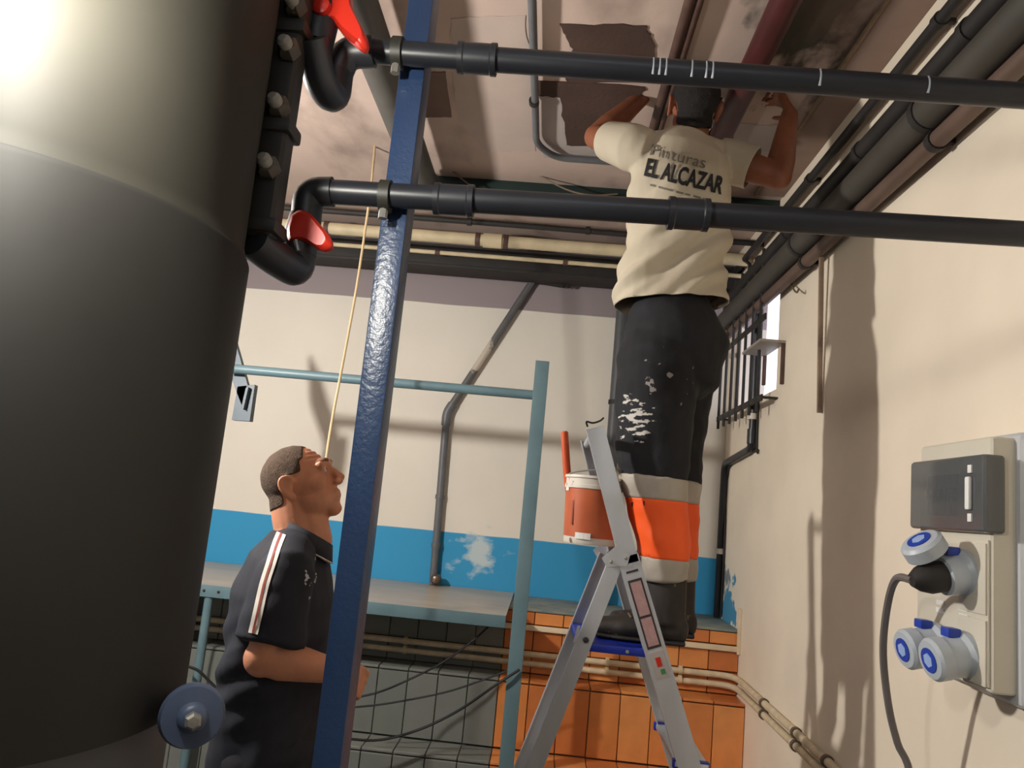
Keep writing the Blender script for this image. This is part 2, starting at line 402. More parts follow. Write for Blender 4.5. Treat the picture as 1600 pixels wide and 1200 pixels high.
# brown conduits pair and red pipe
for k, (px, m, lb) in enumerate(((1078, M_brn, 'brown conduit passing over the painter, left one of the pair'), (1094, M_brn, 'brown conduit passing over the painter, right one of the pair'))):
    a = at(px, 0, Z=ZC-.025); t = empty('ceiling_conduit', lb, 'pipe', (a.x, a.y, ZC-.025), 'conduits over the painter')
    tube('tube', [(a.x, .2, ZC-.025), (a.x, 3.38, ZC-.025)], .012+.004*(k == 0), m, t, 10)
    clips(t, [(a.x, 1.9, ZC-.025), (a.x, 2.9, ZC-.025)], .014)
a = at(1228, 0, Z=3.03)
t = empty('red_pipe', 'dark red pipe running back under the ceiling beside the painter', 'pipe', (a.x, a.y, 3.03))
tube('tube', [(a.x, .2, 3.03), (a.x, 3.38, 3.03)], .042, M_red, t, 24)
clips(t, [(a.x, 2.75, 3.03), (a.x, 1.3, 3.03)], .042, M_red)
# bundle on top of the right wall
def wall_run(name, lb, px, py, x, r, m, y1=4.2, clip=(1.9, 2.9), seg=14):
    p = at(px, py, X=x); t = empty(name, lb, 'pipe', (x, p.y, p.z), 'pipes along the top of the cream wall')
    tube('tube', [(x, .1, p.z), (x, y1, p.z)], r, m, t, seg)
    clips(t, [(x, y, p.z) for y in clip], r)
    for y in clip: bar('bracket', (x, y, p.z), (XW, y, p.z), .014, .014, M_iron, t)
    return t
wall_run('wall_pipe', 'slim dark pipe, uppermost of those along the cream wall', 1400, 116, .93, .017, M_iron)
wall_run('wall_pipe', 'pale pinkish pipe second from the top along the cream wall', 1424, 150, .945, .018, mat('pinkish_pipe', (176, 150, 136), .6))
wall_run('wall_pipe', 'black pipe with clamps between the pale and the thick grey pipe', 1494, 75, .915, .030, M_iron, clip=(1.72, 2.35, 3.1))
wall_run('wall_pipe', 'thick grey duct along the top of the cream wall', 1500, 128, .905, .048, mat('grey_duct', (66, 62, 56), .6, var=.12), seg=24)
wall_run('wall_pipe', 'brown pipe, lowest of those along the cream wall', 1500, 186, .925, .024, mat('brown_pipe', (96, 76, 66), .55, var=.15))
# loose cables near the ceiling
M_cab = mat('brown_cable', (120, 104, 84), .6); M_bc = mat('black_cable', (26, 26, 28), .5)
def cable(name, lb, pts, r, m):
    P = catmull(pts); o = tube(name, P, r, m, None, 8); return tag(o, lb, 'cable')
cable('thin_cable', 'thin brown cable dropping across the left end of the green beam', [at(655, 212, Z=ZC-.004), at(690, 252, Y=3.36), at(738, 292, Y=3.37), at(765, 304, Y=3.38)], .004, M_cab)
cable('thin_cable', 'thin brown cable sagging across the middle of the green beam', [at(800, 248, Y=3.38), at(835, 270, Y=3.37), at(885, 296, Y=3.36), at(925, 305, Y=3.36), at(965, 303, Y=3.38)], .004, M_cab)
cable('hanging_cord', 'thin beige cord hanging from the ceiling behind the looking man', [at(587, 216, Y=3.20), at(580, 290, Y=3.1), at(572, 350, Y=3.1), at(557, 450, Y=3.05), at(537, 560, Y=3.0), at(520, 650, Y=2.95), at(510, 715, Y=2.9), at(500, 800, Y=2.9), at(498, 920, Y=2.95), (at(498, 920, Y=2.95).x, 2.98, .3), (at(498, 920, Y=2.95).x-.1, 3.0, .006)], .0055, mat('beige_cord', (196, 172, 134), .6))

# ================================================================== BACK WALL: WALKWAY AND PIPES
M_walk = mat('grey_green_paint', (98, 124, 132), .42, var=.10, scale=9, bump=.04)
M_deck = mat('deck_plate', (176, 162, 142), .35, var=.10, scale=4, stretch=(1, 3, 1))
YD = 3.37; ZD = ZP+.012
dk = empty('walkway_platform', 'grey green steel walkway with a pale deck and a single handrail', 'platform', (-1.0, YD, 0))
xr = at(790, 962, Y=YD).x
bm = bmesh.new(); add_box(bm, -2.3, xr, YD+.004, YB-.005, ZD-.006, ZD)
bm_obj('deck', bm, M_deck, dk)
box('edge_angle', -2.3, xr+.002, YD-.004, YD+.004, ZD-.046, ZD+.004, M_walk, dk, .001)
box('edge_angle', -2.3, xr, YD+.004, YD+.05, ZD-.014, ZD-.006, M_walk, dk, .001)
for x in (-1.9, -1.1, -.3): box('cross_bearer', x, x+.04, YD+.05, YP-.03, ZD-.046, ZD-.006, M_walk, dk, .002)
xp0, xp1 = at(806, 900, Y=YD).x, at(829, 900, Y=YD).x
zt = at(841, 566, Y=YD).z
box('post', xp0+.002, xp1, YD-.046, YD-.005, 0, zt, M_walk, dk, .003)
zr = at(600, 598, Y=YD).z; xl = at(362, 577, Y=YD).x
tube('handrail', [(xl, YD-.025, zr), (xp0+.004, YD-.025, zr)], .021, M_walk, dk, 18)
p = at(328, 926, Y=YD+.02)
tube('leg', [(p.x, p.y, ZD-.014), (p.x, p.y, 0)], .019, M_walk, dk, 16)
lathe('foot', [(.045, 0), (.045, .008), (.02, .01)], M_walk, dk, (p.x, p.y, 0), seg=16)
q = at(318, 912, Y=YD-.005)
for k, px in enumerate((320, 343)):
    q = at(px, 915, Y=YD-.004); lathe('rivet', [(.006, 0), (.006, .003), (.003, .005)], M_iron, dk, (q.x, YD-.004, ZD-.02), (0, -1, 0), 10)
# left end of the rail: bent flat steel arm with a foot
M_arm = mat('blue_grey_steel', (74, 88, 100), .45, var=.12, scale=12)
Yq = YD+.02
ra = empty('rail_arm', 'dark bent steel arm carrying the left end of the handrail', 'bracket', at(378, 655, Y=Yq))
plate('arm', [at(352, 500, Y=Yq), at(366, 528, Y=Yq), at(388, 606, Y=Yq), at(378, 634, Y=Yq), at(367, 606, Y=Yq), at(352, 560, Y=Yq)], .03, (0, 1, 0), M_arm, ra)
plate('foot_plate', [at(371, 604, Y=Yq), at(398, 601, Y=Yq), at(390, 658, Y=Yq), at(362, 656, Y=Yq)], .04, (0, 1, 0), M_arm, ra)
plate('rib', [at(384, 606, Y=Yq-.03), at(388, 605, Y=Yq-.03), at(380, 640, Y=Yq-.03), at(377, 636, Y=Yq-.03)], .03, (0, 1, 0), M_arm, ra)

# grey waste pipe on the back wall: sloping run, elbow, upright, bottle end
yw = YB-.03
t = empty('waste_pipe', 'grey waste pipe sloping down the white wall then dropping to the deck', 'pipe', at(680, 905, Y=yw))
A = at(832, 440, Y=yw); B = at(698, 645, Y=yw); C_ = at(677, 905, Y=yw)
Cv = Vector((C_.x, yw, ZD+.004)); Bv = Vector((B.x, yw, B.z)); 
tube('sloping_tube', [A, Bv+(A-Bv).normalized()*.03], .021, splash(mat('paint_stained_pvc', (92, 92, 92), .5, var=.1), (190, 180, 165), 16, .60, .68, center=tuple(at(755, 560, Y=yw)), radius=.35), t, 16)
tube('elbow', fillet([Bv+(A-Bv).normalized()*.06, Bv, Bv+(Cv-Bv).normalized()*.07], .05), .026, M_pvc, t, 18)
tube('upright_tube', [Bv+(Cv-Bv).normalized()*.04, Cv], .021, M_pvc, t, 16)
e = at(868, 440, Y=yw); tube('branch', [A+Vector((-.02, 0, .01)), A+Vector((.05, -.005, .01)), Vector((e.x+.04, yw-.02, e.z-.02))], [.024, .024, .02], M_iron, t, 14)
for o_ in (.02, .05): tube('branch_spigot', [Vector((e.x+o_, yw-.02, e.z-.0)), Vector((e.x+o_+.03, yw-.05, e.z-.035))], .015, M_iron, t, 12)
e = at(682, 902, Y=yw-.04); lathe('ball_end', [(.0005, -.03), (.018, -.025), (.03, -.008), (.03, .008), (.018, .025), (.0005, .03)], mat('worn_brass', (110, 92, 78), .3, .6), t, (e.x, yw-.045, ZD+.035), (0, -1, 0), 20)
for z_ in (.22, .5): clips(t, [(Cv.x+(Bv.x-Cv.x)*z_, yw, Cv.z+(Bv.z-Cv.z)*z_)], .021, M_pvc, (0, 0, 1))
# downpipe behind the painter
a = at(955, 700, Y=YB-.05)
t = empty('downpipe', 'upright dark grey downpipe on the back wall behind the painter', 'pipe', (a.x, YB-.06, ZP))
tube('tube', [(a.x+.004, YB-.06, ZP), (a.x+.004, YB-.06, 2.846)], .034, mat('slate_pipe', (82, 84, 86), .5, var=.08), t, 20)
for z in (1.5, 2.2): lathe('clip', [(.034, -.012), (.040, -.012), (.040, .012), (.034, .012)], M_iron, t, (a.x+.004, YB-.06, z), seg=20)

# pair of cream conduits on the plinth, bending round the corner along the right wall
for k, z in enumerate((.905, .862)):
    t = empty('plinth_conduit', ('upper' if k == 0 else 'lower')+' of the two cream conduits on the orange tiles and cream wall', 'conduit', (0, YP, z), 'conduits along the tiles')
    yq = YP-.016; xq = XW-.018
    tube('tube', fillet([(-1.7, yq, z), (xq, yq, z-.004), (xq, .6, z-.02)], .09, 6), .014, mat('dusty_conduit', (206, 190, 160), .5, var=.15, scale=25), t, 12)
    for x in (.36, .7, -.6): lathe('clip', [(.014, -.008), (.02, -.008), (.02, .008), (.014, .008)], M_crm, t, (x, yq, z), (1, 0, 0), 14)
    for y in (3.3, 2.9, 2.6): lathe('clip', [(.014, -.008), (.02, -.008), (.02, .008), (.014, .008)], mat('dark_clip', (96, 84, 70), .6), t, (xq, y, z-.004-.016*(YP-y)/3.2), (0, 1, 0), 14)
# black cables below the deck
cable('black_cable', 'black cable rising steeply under the walkway deck', [at(546, 1092, Y=3.34), at(590, 1082, Y=3.36), at(630, 1066, Y=3.4), at(690, 1036, Y=3.42), at(740, 1000, Y=3.45), at(775, 968, Y=3.42)], .0045, M_bc)
cable('black_cable', 'black cable running from the man to the walkway post, middle one', [at(540, 1106, Y=3.3), at(600, 1100, Y=3.33), at(690, 1083, Y=3.35), at(750, 1064, Y=3.36), at(798, 1046, Y=3.36)], .004, M_bc)
cable('black_cable', 'black cable hanging lowest below the walkway', [at(535, 1154, Y=3.3), at(595, 1156, Y=3.34), at(660, 1138, Y=3.36), at(720, 1108, Y=3.35), at(775, 1070, Y=3.3), at(812, 1046, Y=3.31)], .0055, M_bc)
cable('black_cable', 'black cable in front of the tank flange and walkway leg', [(at(300, 930, Y=3.39).x-.0, 3.40, ZD-.05), at(280, 1000, Y=3.36), at(288, 1036, Y=3.3), at(310, 1048, Y=3.3), at(335, 1072, Y=3.31), at(365, 1100, Y=3.3), at(385, 1190, Y=3.3), (at(395, 1190, Y=3.3).x, 3.3, .3), (at(400, 1190, Y=3.3).x, 3.2, .006)], .006, M_bc)

# ================================================================== RIGHT WALL
gr = empty('window_grille', 'steel bar grille standing off the cream wall in front of the window', 'grille', (.90, 3.85, 2.1))
XG = .905
for k in range(7):
    y = 3.44+k*.128
    tube('bar', [(XG, y, 2.10), (XG, y, 2.86)], .0075, M_iron, gr, 8)
for z in (2.155, 2.52, 2.82): bar('rail', (XG, 3.36, z), (XG, 4.24, z), .008, .028, M_iron, gr, up=(0, 0, 1), bev=.001)
for y in (3.36, 4.22):
    for z in (2.155, 2.82): bar('bracket', (XG, y, z), (XW, y, z), .03, .008, M_iron, gr, up=(0, 0, 1), bev=.001)
# black conduit down the wall
xk = XW-.02
a = at(1188, 420, X=xk); b_ = at(1177, 690, X=xk); y1 = b_.y+.02; zb = b_.z
c_ = at(1127, 713, X=xk)
t = empty('black_drain', 'black drain pipe from the window top with an offset into the corner', 'pipe', (xk, y1, zb))
yk = 4.2
tube('tube', fillet([(xk, y1, 2.9), (xk, y1, zb-.03), (xk, yk, zb-.075), (xk, yk, ZP+.004)], .05), .019, M_blk, t, 14)
for p_ in ((xk, y1, zb+.12), (xk, yk, 1.45)): lathe('clip', [(.019, -.014), (.026, -.014), (.026, .014), (.019, .014)], mat('white_clip', (214, 204, 190), .5), t, p_, (0, 0, 1), 16)
lathe('socket', [(.019, -.04), (.025, -.04), (.025, .03), (.019, .03)], M_blk, t, (xk, y1, zb+.03), (0, 0, 1), 16)
tube('side_wire', catmull([(xk+.012, y1-.03, 2.8), (xk+.012, y1-.03, zb+.02), (xk+.012, y1-.025, zb-.04), (xk+.012, yk-.04, zb-.10), (xk+.012, yk-.035, 1.5), (xk+.012, yk-.035, 1.12)], 4), .005, M_iron, t, 8)
# cable tangle at the window top
for k, (pts, lb) in enumerate((([(1168, 432), (1180, 422), (1192, 432), (1186, 446), (1170, 450), (1164, 462), (1180, 470), (1194, 462)], 'black cable coiled at the top of the barred window'),
                              ([(1158, 404), (1172, 414), (1180, 436), (1196, 424), (1206, 410)], 'black cable looping over the barred window'))):
    cable('coiled_cable', lb, [at(x, y, X=.93+.004*(i % 2)) for i, (x, y) in enumerate(pts)], .013-.004*k, M_bc)
# little angle shelf on the wall
sh = empty('angle_bracket', 'small rusty angle shelf bracket on the cream wall beside the window', 'bracket', at(1220, 540, X=XW))
y0_, y1_ = at(1228, 538, X=XW).y, at(1197, 545, X=XW).y; zs = at(1222, 536, X=XW).z
box('shelf_plate', XW-.11, XW, y0_, y1_, zs-.012, zs, mat('grey_shelf', (150, 142, 132), .5, var=.15), sh, .002)
for y, l in ((y0_+.012, .19), (y1_-.012, .15)): box('upright', XW-.014, XW, y-.01, y+.01, zs-l, zs-.012, M_brn, sh, .002)
# wooden-looking trunking strip hanging on the wall
a = at(1296, 330, X=XW-.02); b_ = at(1281, 645, X=XW-.01)
o = bar('wall_strip', (XW-.012, b_.y, b_.z), (XW-.03, b_.y-.02, 2.60), .016, .014, mat('brown_strip', (140, 118, 98), .6, var=.2, scale=20)); tag(o, 'thin brown strip hanging down the cream wall below the pipes', 'strip')
cable('stub_cable', 'short bent cable stub poking from the cream wall', [at(1236, 440, X=XW-.01), at(1240, 452, X=XW-.03), at(1245, 457, X=XW-.04), at(1248, 452, X=XW-.03)], .004, M_cab)

# electrical distribution box with sockets
M_pan = mat('panel_grey', (186, 188, 190), .45, var=.03, scale=5); M_panw = mat('panel_cream', (206, 200, 184), .45, var=.03, scale=5)
M_smoke = bpy.data.materials.new('smoked_cover'); M_smoke.use_nodes = True
nt = M_smoke.node_tree; b = nt.nodes['Principled BSDF']; b.inputs['Base Color'].default_value = (.10, .105, .11, 1); b.inputs['Roughness'].default_value = .12; b.inputs['Alpha'].default_value = .84
M_blue = mat('socket_blue', (38, 66, 168), .35, var=.05); M_sock = mat('socket_grey', (176, 184, 192), .4, var=.04); M_wht = mat('white_print', (228, 228, 222), .5, var=.02)
XF, PZ0, PZ1 = .85, 1.335, 1.815; PY0, PY1 = at(1549, 880, X=XF).y, at(1436, 860, X=XF).y
pn = empty('socket_panel', 'grey electrical distribution box with blue capped sockets on the cream wall', 'electrical panel', (XW, (PY0+PY1)/2, PZ0))
box('back_box', XF+.045, XW-.001, PY0-.02, PY1+.02, PZ0-.02, PZ1+.012, M_pan, pn, .018, 3)
bm = bmesh.new(); add_box(bm, XF, XF+.06, PY0, PY1, PZ0, PZ1, .010, 3); fr = bm_obj('front_cover', bm, M_panw, pn, 35)
box('lower_plate', XF-.004, XF, PY0+.004, PY1-.004, PZ0+.01, 1.615, M_panw, fr, .0015)
box('side_plate', XF-.008, XF-.004, PY0+.006, PY0+.10, 1.475, 1.608, M_panw, fr, .0015)
box('side_plate', XF-.008, XF-.004, PY0+.006, PY0+.10, 1.345, 1.465, M_panw, fr, .0015)
cv = box('breaker_window', XF-.020, XF+.022, PY0-.012, PY1+.006, 1.628, 1.778, M_smoke, pn, .010, 3)
for k in range(7):
    y = PY0+.05+k*.026; br = box('breaker', XF-.009, XF+.0, y, y+.0235, 1.66, 1.745, mat('breaker_grey', (118, 118, 114), .5), pn, .002); box('switch', XF-.014, XF-.009, y+.006, y+.017, 1.695, 1.715, M_iron, br, .001)
lt = box('latch', XF-.028, XF-.020, PY0+.028, PY0+.044, 1.67, 1.735, M_wht, cv, .004)
for z in (1.655, 1.75): box('hinge_mark', XF-.024, XF-.020, PY0+.026, PY0+.04, z-.008, z+.008, M_wht, cv, .001)
def socket(y, z, plug=False):
    ax = Vector((-1, -.10, -.22)).normalized(); p = Vector((XF-.004, y, z))
    q = empty_part('socket', pn, p)
    lathe('flange', [(.047, 0), (.047, .010), (.04, .018)], M_sock, q, p, ax, 28)
    lathe('barrel', [(.04, .012), (.038, .05), (.034, .052)], M_sock, q, p, ax, 28)
    box('hinge', p.x-.045, p.x-.02, y-.016, y+.016, z+.030, z+.048, M_blue, q, .003)
    if not plug:
        lathe('cap', [(.034, .05), (.041, .050), (.041, .072), (.036, .078), (.030, .079)], M_sock, q, p, ax, 28)
        lathe('blue_disc', [(.0235, .0785), (.0235, .081), (.001, .0812)], M_blue, q, p, ax, 24)
        lathe('white_mark', [(.014, .081), (.014, .0822), (.001, .0824)], mat('pale_blue_print', (150, 176, 222), .5), q, p, ax, 6)
    else:
        lathe('plug_body', [(.030, .03), (.031, .08), (.024, .10), (.013, .115)], M_iron, q, p, ax, 24)
        ax2 = Vector((-.62, -.16, .76)).normalized(); pc = p+Vector((-.075, 0, .030))
        lathe('open_cap', [(.030, 0), (.042, .002), (.042, .026), (.036, .032), (.030, .033)], M_sock, q, pc, ax2, 28)
        lathe('blue_disc', [(.0235, .0325), (.0235, .035), (.001, .0352)], M_blue, q, pc, ax2, 24)
        lathe('white_mark', [(.014, .035), (.014, .0362), (.001, .0364)], MATS['pale_blue_print'], q, pc, ax2, 6)
        return p+ax*.112
def empty_part(name, parent, loc):
    o = bpy.data.objects.new(name, None); o.empty_display_size = .02; link(o, parent); o.location = Vector(loc)-parent_loc(parent); return o
socket(1.595, 1.392); socket(1.705, 1.392)
tip = socket(1.600, 1.548, True)
for y in (1.61, 1.70):
    for z in (1.478, 1.462): box('label_sticker', XF-.0055, XF-.004, y-.016, y+.016, z-.005, z+.005, M_wht, pn, 0)
cb = cable('power_cable', 'grey power cable hanging from the plug in the wall sockets', [tip, at(1400, 905, X=.74), at(1386, 950, X=.75), at(1380, 1020, X=.77), at(1388, 1100, X=.80), at(1402, 1160, X=.83), at(1424, 1230, X=.86), (.87, at(1424, 1230, X=.86).y+.02, .75), (.87, at(1424, 1230, X=.86).y, .3), (.84, at(1424, 1230, X=.86).y-.05, .012)], .008, mat('grey_cable', (104, 98, 96), .5))

# ================================================================== BLUE POST AND BLACK PIPES
M_post = mat('glossy_blue_paint', (42, 62, 96), .30, var=.14, scale=6, bump=.12, bscale=150)
YPO = 1.13
x0 = at(562, 600, Y=YPO).x; x1 = at(604, 600, Y=YPO).x
po = box('blue_post', x0, x1, YPO, YPO+.055, 0, ZC, M_post, None, .003); tag(po, 'glossy dark blue square steel post in front of the looking man', 'post')
M_valve = mat('red_handle', (196, 42, 26), .35, var=.06); M_drip = mat('white_drip', (170, 178, 190), .4)
YPI = YPO-.024
def header(y0px, lb, couplings, upper):
    a = at(600, y0px[0], Y=YPI); b = at(1600, y0px[1], Y=YPI); R = .019
    dirv = (b-a); e = a+dirv*((XW-a.x)/dirv.x)
    t = empty('water_pipe', lb, 'pipe', a, 'black plastic pipes across the blue post')
    s0 = at(575 if upper else 520, y0px[0]-2-(0 if upper else 4), Y=YPI)
    tube('tube', [s0, e], R, M_blk, t, 22)
    ax = (e-s0).normalized()
    for px in couplings:
        f = (px-600)/1000.0; c = a+dirv*f
        lathe('coupling', [(R, -.030), (R+.006, -.030), (R+.006, -.022), (R+.0045, -.02), (R+.0045, .02), (R+.006, .022), (R+.006, .030), (R, .030)], M_blk, t, c, ax, 24)
    pc = at(622 if upper else 603, y0px[0]+1, Y=YPI)
    cl = lathe('clamp', [(R, -.008), (R+.006, -.008), (R+.006, .008), (R, .008)], mat('clamp_rubber', (44, 44, 38), .5), t, pc, ax, 24)
    tube('clamp_bolt', [pc+Vector((0, -.004, -R-.018)), pc+Vector((0, -.004, -R))], .007, M_steel, cl, 8)
    return t, s0, a, dirv
hp, s_up, a_up, d_up = header((82, 150), 'upper black water pipe crossing in front of the blue post, with paint drips', (752,), True)
lp, s_lo, a_lo, d_lo = header((306, 366), 'lower black water pipe crossing in front of the blue post', (714, 1086), False)
for px in (1030, 1040, 1050, 1090, 1112, 1122, 1286, 1449):
    c = a_up+d_up*((px-600)/1000.0); r = .0193
    tube('paint_drip', [c+Vector((0, -r*math.cos(t_), r*math.sin(t_))) for t_ in (.7, .3, 0, -.4, -.8)], [.0012, .0014, .0014, .0016, .0022], M_drip, hp, 6)
    # drips hug the pipe front

# valves: lower header
def lever(par, poly, Y, th):
    """winged plastic lever of a ball valve: rounded outline with real thickness"""
    P = catmull([Vector((x, y, 0)) for x, y in poly+[poly[0]]], 3)[:-1]
    bm = bmesh.new(); k = len(P); ctr = sum(P, Vector())/k
    rows = []
    for dy, sc in ((0, .78), (.3, .95), (.6, 1), (1, .98)): rows.append([bm.verts.new(at(ctr.x+(p.x-ctr.x)*sc, ctr.y+(p.y-ctr.y)*sc, Y=Y)+Vector((0, dy*th, 0))) for p in P])
    for i in range(3):
        for j in range(k): bm.faces.new((rows[i][j], rows[i][(j+1) % k], rows[i+1][(j+1) % k], rows[i+1][j]))
    bm.faces.new(rows[0]); bm.faces.new(rows[-1][::-1])
    return bm_obj('handle', bm, M_valve, par, 40)
EL = mat('black_fitting', (40, 42, 46), .40, var=.1)
c0 = s_lo; dn = at(487, 330, Y=YPI); vb = at(470, 372, Y=YPI); lo = at(464, 415, Y=YPI-.01); mo = at(400, 385, Y=1.02)
tube('elbow', fillet([c0, at(482, 300, Y=YPI), at(478, 345, Y=YPI)], .040), .023, EL, lp, 20)
tube('valve_body', [at(478, 338, Y=YPI), vb, at(467, 400, Y=YPI)], [.024, .027, .026], EL, lp, 20)
tube('trap_bend', fillet([at(467, 392, Y=YPI), at(464, 424, Y=YPI), at(425, 400, Y=1.05), at(392, 372, Y=1.0)], .03), .026, EL, lp, 20)
lever(lp, [(452, 332), (466, 324), (482, 330), (500, 350), (514, 368), (516, 384), (500, 389), (478, 376), (462, 372), (448, 374), (445, 356)], YPI-.034, .018)
tube('steel_pin', [at(462, 375, Y=YPI-.03), at(466, 392, Y=YPI-.03)], .0035, M_steel, lp, 8)
# upper header: bend down and round to the manifold
tube('elbow', fillet([s_up+Vector((.01, 0, 0)), at(540, 82, Y=YPI), at(525, 118, Y=YPI)], .040), .025, EL, hp, 20)
tube('trap_bend', fillet([at(528, 105, Y=YPI), at(522, 158, Y=YPI), at(500, 128, Y=1.06), at(485, 60, Y=1.02)], .03), .025, EL, hp, 20)
tube('valve_body', [at(494, 70, Y=1.05), at(506, 10, Y=1.05), at(512, -60, Y=1.05)], [.025, .028, .026], EL, hp, 20)
lever(hp, [(508, -40), (540, -40), (548, 2), (564, 36), (573, 60), (567, 72), (552, 62), (532, 44), (518, 26), (505, 24), (503, 0)], 1.03, .022)
lathe('handle_hub', [(.014, 0), (.014, .02), (.008, .024)], M_valve, hp, at(508, 20, Y=1.04), (-.1, -1, 0), 14)

# ================================================================== FILTER TANK AND MANIFOLD
TC = Vector((-.684, .869, 0)); TR = .285
M_tank = mat('grey_tank', (38, 37, 35), .62, var=.10, scale=5, bump=.03, bscale=40, spec=.3)
tk = empty('filter_tank', 'big dark grey cylindrical filter tank at the left edge', 'tank', TC)
lathe('shell', [(TR-.03, 1.322), (TR, 1.326), (TR, 1.873), (TR-.004, 1.880)], M_tank, tk, TC, seg=96)
M_lid = mat('olive_tank_lid', (50, 48, 42), .62, var=.10, scale=5, spec=.3)
lathe('lid', [(TR-.004, 1.880), (TR-.006, 1.886), (TR-.010, 1.900), (TR-.014, 2.36), (TR-.03, 2.44), (TR-.1, 2.52), (.08, 2.56), (.001, 2.565)], M_lid, tk, TC, seg=96)
lathe('skirt', [(TR-.012, 0), (TR-.012, 1.30), (TR-.014, 1.322)], mat('tank_skirt', (66, 68, 72), .5, var=.12, scale=6), tk, TC, seg=96)
fc = at(300, 1118, Y=.86); fax = Vector((.45, -.9, .06)).normalized()
fl_ = lathe('drain_flange', [(.012, -.013), (.032, -.012), (.034, 0), (.031, .008), (.016, .010), (.014, .016), (.010, .019), (.001, .0195)], mat('blue_grey_flange', (70, 82, 106), .45, var=.1), tk, fc, fax, 40)
lathe('bolt', [(.009, .020), (.009, .030), (.006, .033), (.001, .0335)], M_steel, fl_, fc, fax, 6)
tube('drain_neck', [fc-fax*.010, fc-fax*.045, Vector((TC.x+.2, TC.y-.02, fc.z))], .014, M_dpipe, tk, 16)
# manifold column on the side of the tank
mf = empty('valve_manifold', 'black bolted valve manifold between the tank and the black pipes', 'manifold', at(430, 380, Y=1.0))
M_man = mat('manifold_black', (46, 43, 40), .5, var=.15, scale=12)
Ym = 1.0
zs0, zs1 = at(430, 372, Y=Ym).z, 2.62; xm = at(438, 240, Y=Ym).x
box('column', xm-.05, xm+.008, Ym-.01, Ym+.03, zs0, zs1, M_man, mf, .012, 3)
for k, py in enumerate((372, 215, 60, -90)):
    z = at(440, py, Y=Ym).z
    box('flange', xm-.055, xm+.014, Ym-.016, Ym+.036, z-.008+.012, z+.012+.012, M_man, mf, .005)
for k, (px, py) in enumerate(((420, 262), (436, 168), (452, 78), (462, 10))):
    p_ = at(px, py, Y=Ym-.012)
    bt = lathe('stud', [(.017, -.004), (.016, .010), (.012, .016), (.001, .0165)], mat('stud_grey', (84, 78, 70), .5), mf, p_, (.1, -1, .0), 6)
    q_ = at(px-7, py-12, Y=Ym-.030); lathe('nut_cap', [(.010, -.016), (.010, .004), (.006, .009), (.001, .0095)], mat('pale_cap', (150, 148, 142), .5), bt, q_, (-.2, -1, .3), 14)

# added bulb out of view, put in to make the glow on the upper tank
lp0 = Vector((-.47, .52, 2.06))
M_b2 = bpy.data.materials.new('added_small_bulb'); M_b2.use_nodes = True
b = M_b2.node_tree.nodes['Principled BSDF']; b.inputs['Emission Color'].default_value = (1.0, .96, .86, 1); b.inputs['Emission Strength'].default_value = ADDED_BULB_POWER
il = empty('added_glow_bulb', 'small added bulb out of view that makes the glow on the upper tank', 'lamp', lp0)
lathe('bulb', [(.0005, -.026), (.012, -.023), (.020, -.010), (.021, 0), (.018, .012), (.010, .026), (.009, .034)], M_b2, il, lp0, seg=10)
lathe('socket', [(.010, .033), (.013, .036), (.013, .075), (.007, .085)], M_enamel, il, lp0, seg=16)
tube('cord', [lp0+Vector((0, 0, .082)), (lp0.x, lp0.y, ZC-.002)], .003, M_enamel, il, 8)

# ================================================================== LADDER
M_lad = mat('ladder_aluminium', (206, 208, 212), .36, .55, var=.08, scale=14, stretch=(1, 1, .2))
M_ladb = mat('ladder_blue_plastic', (22, 44, 150), .4, var=.08)
M_print = mat('sticker_paper', (172, 164, 160), .5, var=.05); M_ink = mat('sticker_ink', (52, 46, 50), .5); M_pink = mat('sticker_pink', (176, 140, 138), .5, var=.1, scale=60)
YN, YFR = 2.20, 2.58
ld = empty('step_ladder', 'aluminium platform step ladder with blue treads under the painter', 'ladder', (.2, 2.4, 0))
def L2(px, py, Y=YN):
    return at(px, py, Y=Y)
top = L2(930, 668); mid = L2(984, 880); low = L2(1078, 1200)
dl = (low-mid).normalized(); foot = mid+dl*((mid.z)/(-dl.z))
hin = L2(962, 880); rl = L2(836, 1200); dr = (rl-hin).normalized(); rfoot = hin+dr*(hin.z/(-dr.z))
def channel(name, a, b, w, d, par, th=.003, flip=1):
    """U shaped aluminium profile: web facing the viewer, two lips behind"""
    a = Vector(a); b = Vector(b); t = (b-a).normalized(); y = Vector((0, 1, 0))*flip; s_ = t.cross(y).normalized()
    prof = [(-w/2, 0), (w/2, 0), (w/2, d), (w/2-th, d), (w/2-th, th), (-w/2+th, th), (-w/2+th, d), (-w/2, d)]
    V = [a+s_*u+y*v for u, v in prof]+[b+s_*u+y*v for u, v in prof]; n = 8
    Fc = [(i, (i+1) % n, n+(i+1) % n, n+i) for i in range(n)]+[tuple(range(n-1, -1, -1)), tuple(range(n, 2*n))]
    bm = bmesh.new(); vs = [bm.verts.new(v) for v in V]
    for f in Fc: bm.faces.new([vs[i] for i in f])
    return bm_obj(name, bm, M_lad, par)
